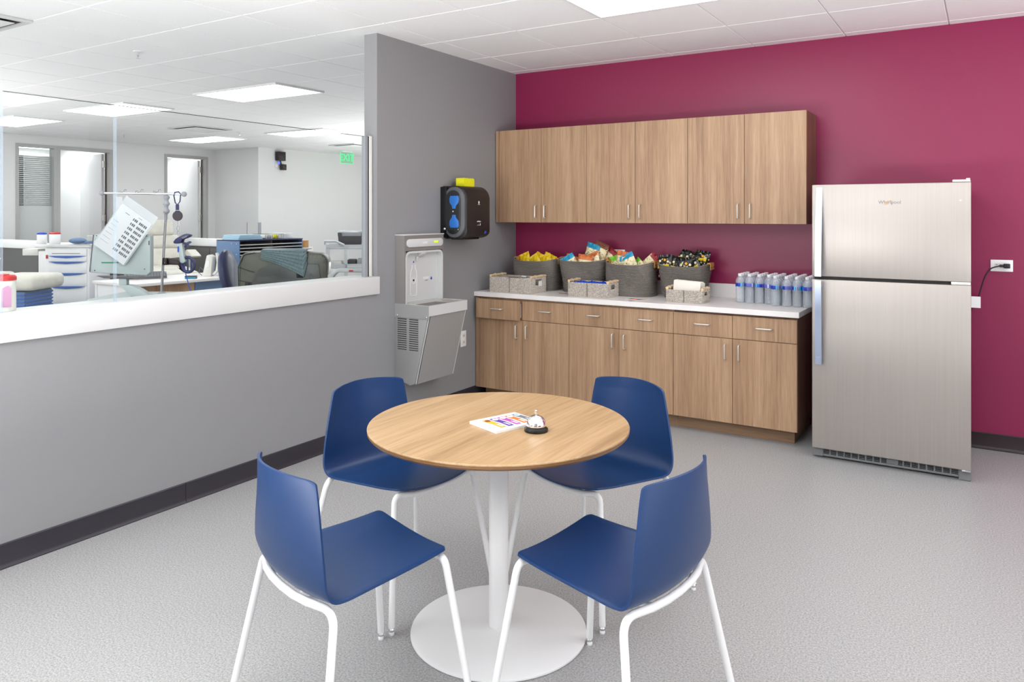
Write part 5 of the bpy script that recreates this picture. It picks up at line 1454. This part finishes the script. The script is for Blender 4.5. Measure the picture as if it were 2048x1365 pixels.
pn = MB().prism([(-0.20, 0.62), (0.27, 0.62), (0.30, 0.95), (0.27, 1.10), (-0.08, 1.10), (-0.17, 1.06), (-0.215, 0.98)], 'y', -0.006, 0.002, 0.003).build('back_panel', 'olived', t)
MB().box(-0.27, -0.22, -0.004, 0.002, 0.90, 0.965, 0.004).box(0.11, 0.16, -0.010, -0.005, 1.00, 1.06, 0.003).build('recess', 'black', t)
MB().tube([(-0.315, -0.003, 0.70), (-0.320, -0.003, 1.08), (-0.28, -0.003, 1.17), (-0.20, -0.003, 1.185)], 0.004, 6).tube([(-0.325, -0.003, 1.08), (-0.24, -0.004, 1.05), (-0.20, -0.005, 1.04)], 0.003, 6).tube([(-0.32, -0.003, 0.98), (-0.24, -0.004, 0.965)], 0.003, 6).build('piping', 'olived', t)
MB().tube([(0.215, -0.008, 1.03), (0.235, -0.012, 0.96), (0.245, -0.010, 0.70)], 0.005, 6).build('zip_strap', 'slate', t)
MB().box(-0.28, 0.28, 0.16, 0.70, 0.42, 0.60, 0.05, seg=3).build('seat', 'olive', t, smooth=60)
MB().box(-0.30, 0.30, 0.05, 0.75, 0.0, 0.40, 0.02).build('base', 'olived', t)
t = thing('side_bolster_chair', 'round backed navy and black chair half hidden left of the olive recliner', 'chair', (-1.600, -1.78, 0), TH)
MB().lathe([(0, 0), (0.10, 0.0), (0.155, 0.012), (0.165, 0.035), (0.155, 0.060), (0.10, 0.072), (0, 0.075)], seg=32, sx=1.25, mat=Matrix.Translation((0.03, 0.0, 0.985)) @ Matrix.Rotation(R_(78), 4, 'Y')).build('backrest', 'navy', t, smooth=60)
MB().box(-0.42, -0.06, -0.16, 0.20, 0.60, 0.70, 0.03).build('seat', 'navy', t)
MB().tube([(-0.2, 0.0, 0.05), (-0.2, 0.0, 0.62)], 0.025, 10).tube([(0.03, 0, 0.82), (-0.12, 0, 0.66)], 0.015, 8).build('post', 'black', t)
MB().lathe([(0, 0), (0.22, 0.0), (0.22, 0.02), (0.05, 0.05), (0, 0.05)], c=(-0.2, 0, 0), seg=24).build('foot', 'black', t)
# draped mat
b = bmesh.new(); NX, NL = 26, 22; rows = []
for j in range(NL + 1):
    s_ = j / NL * 0.34 - 0.14          # distance over the top edge
    row = []
    for i in range(NX + 1):
        u = i / NX; x = -0.145 + u * 0.335
        drop_ = 0.075 + 0.145 * u ** 1.3 if u < 0.93 else 0.20 - 0.10 * (u - 0.93) / 0.07
        ss = s_ if s_ < 0 else s_ / 0.20 * drop_
        if ss < 0: y = 0.0 + min(0.13, -ss) * 0.95; z = 1.2115 - 0.006 * u * 0
        else: y = -0.014 - 0.006 * math.sin(PI * min(1, ss / 0.1)); z = 1.2115 - ss
        y += 0.0040 * (1 if (i % 2) and (j % 2) else -1)
        row.append(b.verts.new((x + (0.004 * math.sin(j * 0.9)), y, z)))
    rows.append(row)
for A, B in zip(rows, rows[1:]):
    for k in range(NX): b.faces.new((A[k], A[k + 1], B[k + 1], B[k]))
bmesh.ops.recalc_face_normals(b, faces=b.faces[:])
m = MB(); m._add(b); o = m.build('textured_mat', 'mat', None, smooth=25); o.location = (-0.95, -1.75, 0.0); o.rotation_euler = (0, 0, TH)
md = o.modifiers.new('t', 'SOLIDIFY'); md.thickness = 0.004
tag(o, 'blue grey waffle textured mat draped over the olive recliner', 'mat')

# --- utility cart with bin
t = thing('utility_cart', 'light grey three shelf utility cart by the far white wall', 'cart', (-4.66, 2.30, 0), TH + R_(8))
for z in (0.25, 0.72, 1.0):
    sh = MB().box(0, 0.80, 0, 0.45, z - 0.04, z, 0.006)
    sh.box(0, 0.80, 0, 0.012, z, z + 0.025).box(0, 0.80, 0.438, 0.45, z, z + 0.025)
    sh.build('shelf', 'cartgrey', t)
for x, y in ((0.0, 0.0), (0.26, 0.0), (0.55, 0.40), (0.78, 0.0)):
    MB().box(x, x + 0.045, y, y + 0.045, 0.08, 0.985, 0.004).build('upright', 'cartgrey', t)
MB().tube([(-0.01, 0.02, 1.03), (-0.02, 0.02, 1.075), (0.14, 0.0, 1.075), (0.26, -0.01, 1.02)], 0.018, 8).build('push_handle', 'cartgrey', t)
for x in (0.03, 0.76):
    for y in (0.04, 0.40): MB().lathe([(0, 0), (0.03, 0.0), (0.035, 0.03), (0.02, 0.08), (0, 0.08)], c=(x, y, 0), seg=12).build('caster', 'grilled', t)
for k, (x0, x1, z, h_) in enumerate(((0.02, 0.22, 0.72, 0.06), (0.30, 0.42, 0.72, 0.08), (0.44, 0.70, 0.72, 0.09))):
    o = MB().box(x0, x1, 0.06, 0.36, z + 0.0005, z + h_, 0.008).build('supply_tray', ['offwhite', 'carddark', 'poleg'][k], None)
    o.location = (-4.66, 2.30, 0); o.rotation_euler = (0, 0, TH + R_(8))
    tag(o, ['pale tray of supplies at the left of the middle cart shelf', 'small dark box in the centre of the middle cart shelf', 'grey tray at the right of the middle cart shelf'][k], 'tray')
t = thing('waste_bin', 'dark square bin with clear liner on top of the utility cart', 'bin', (-4.56, 2.37, 1.001), TH + R_(8))
MB().prism([(0.06, 0.0), (0.36, 0.0), (0.44, 0.20), (0.04, 0.20)], 'y', 0.05, 0.35, 0.006).build('bin_body', 'carddark', t)
b = bmesh.new(); rows = []
for j in range(6):
    row = []
    for i in range(33):
        a = 2 * PI * i / 32; e = 0.5
        cx_, sy_ = abs(math.cos(a)) ** e * (1 if math.cos(a) > 0 else -1), abs(math.sin(a)) ** e * (1 if math.sin(a) > 0 else -1)
        r_ = 1.03 + 0.015 * math.sin(7 * a + j) ; z = [0.15, 0.195, 0.215 + 0.01 * math.sin(5 * a), 0.225 + 0.012 * math.sin(6 * a), 0.20, 0.16][j]
        q = [1.0, 1.0, 1.0, 0.9, 0.82, 0.8][j]
        row.append(b.verts.new((0.24 + 0.205 * cx_ * r_ * q, 0.20 + 0.155 * sy_ * r_ * q, z)))
    rows.append(row)
for A, B in zip(rows, rows[1:]):
    for k in range(32): b.faces.new((A[k], A[k + 1], B[k + 1], B[k]))
m = MB(); m._add(b); m.build('plastic_liner', 'clearbag', t, smooth=60)
t = thing('device_arm', 'light grey plastic device arm with a tiny red mark at the sill corner', 'device', (-0.43, -1.78, 0), TH)
MB().prism([(-0.015, 1.015), (-0.013, 1.045), (0.025, 1.068), (0.045, 1.085), (0.060, 1.090), (0.24, 1.082), (0.24, 1.060), (0.06, 1.062), (0.035, 1.045), (0.020, 1.020)], 'y', 0.0, 0.06, 0.006).build('arm', 'cartgrey', t)
MB().box(0.135, 0.165, -0.0015, 0.0, 1.068, 1.078).build('red_mark', 'red', t, smooth=0)
MB().box(0.0, 0.10, 0.005, 0.055, 0.25, 1.019, 0.01).build('column', 'cartgrey', t)
MB().box(-0.05, 0.16, -0.06, 0.10, 0.0, 0.249, 0.02).build('base', 'cartgrey', t)

# --- exit sign, wall camera
t = thing('exit_sign', 'green EXIT sign hanging from the ceiling of the back room', 'exit sign', (-7.0, 5.12, H), R_(90))
MB().box(-0.15, 0.15, -0.025, 0.025, -0.020, -0.001, 0.003).build('mount', 'lampframe', t)
pl_ = MB().box(-0.165, 0.165, -0.003, 0.003, -0.235, -0.021).build('acrylic_panel', 'acrylic', t, smooth=0)
MB().box(-0.165, 0.165, -0.0045, 0.0045, -0.243, -0.235).box(-0.171, -0.165, -0.0045, 0.0045, -0.243, -0.021).box(0.165, 0.171, -0.0045, 0.0045, -0.243, -0.021).build('panel_edge', 'exitgreen', t, smooth=0)
text_obj('EXIT', 0.185, 'exitgreen', t, (0, -0.0045, -0.128), (1, 0, 0), (0, 0, 1), 'lettering', 0.001, bold=0.002)
t = thing('wall_camera', 'black wall camera with a blue light near the ceiling', 'camera', (-7.70, 4.07, 2.36))
MB().box(0.0, 0.09, -0.09, 0.09, 0.10, 0.27, 0.01).build('housing', 'black', t)
MB().tube([(0.05, -0.01, 0.10), (0.06, 0.0, 0.03)], 0.016, 8).box(0.02, 0.10, 0.0, 0.10, -0.07, 0.04, 0.01).build('camera_head', 'black', t)
MB().sphere((0.06, -0.045, 0.065), 0.018, seg=10).build('status_light', pbr('blue status light', (60, 80, 230), 0.4, emit=(60, 90, 255), estr=2.0), t)
MB().box(0.0, 0.02, -0.10, -0.03, -0.02, 0.05, 0.004).build('junction_plate', 'offwhite', t)
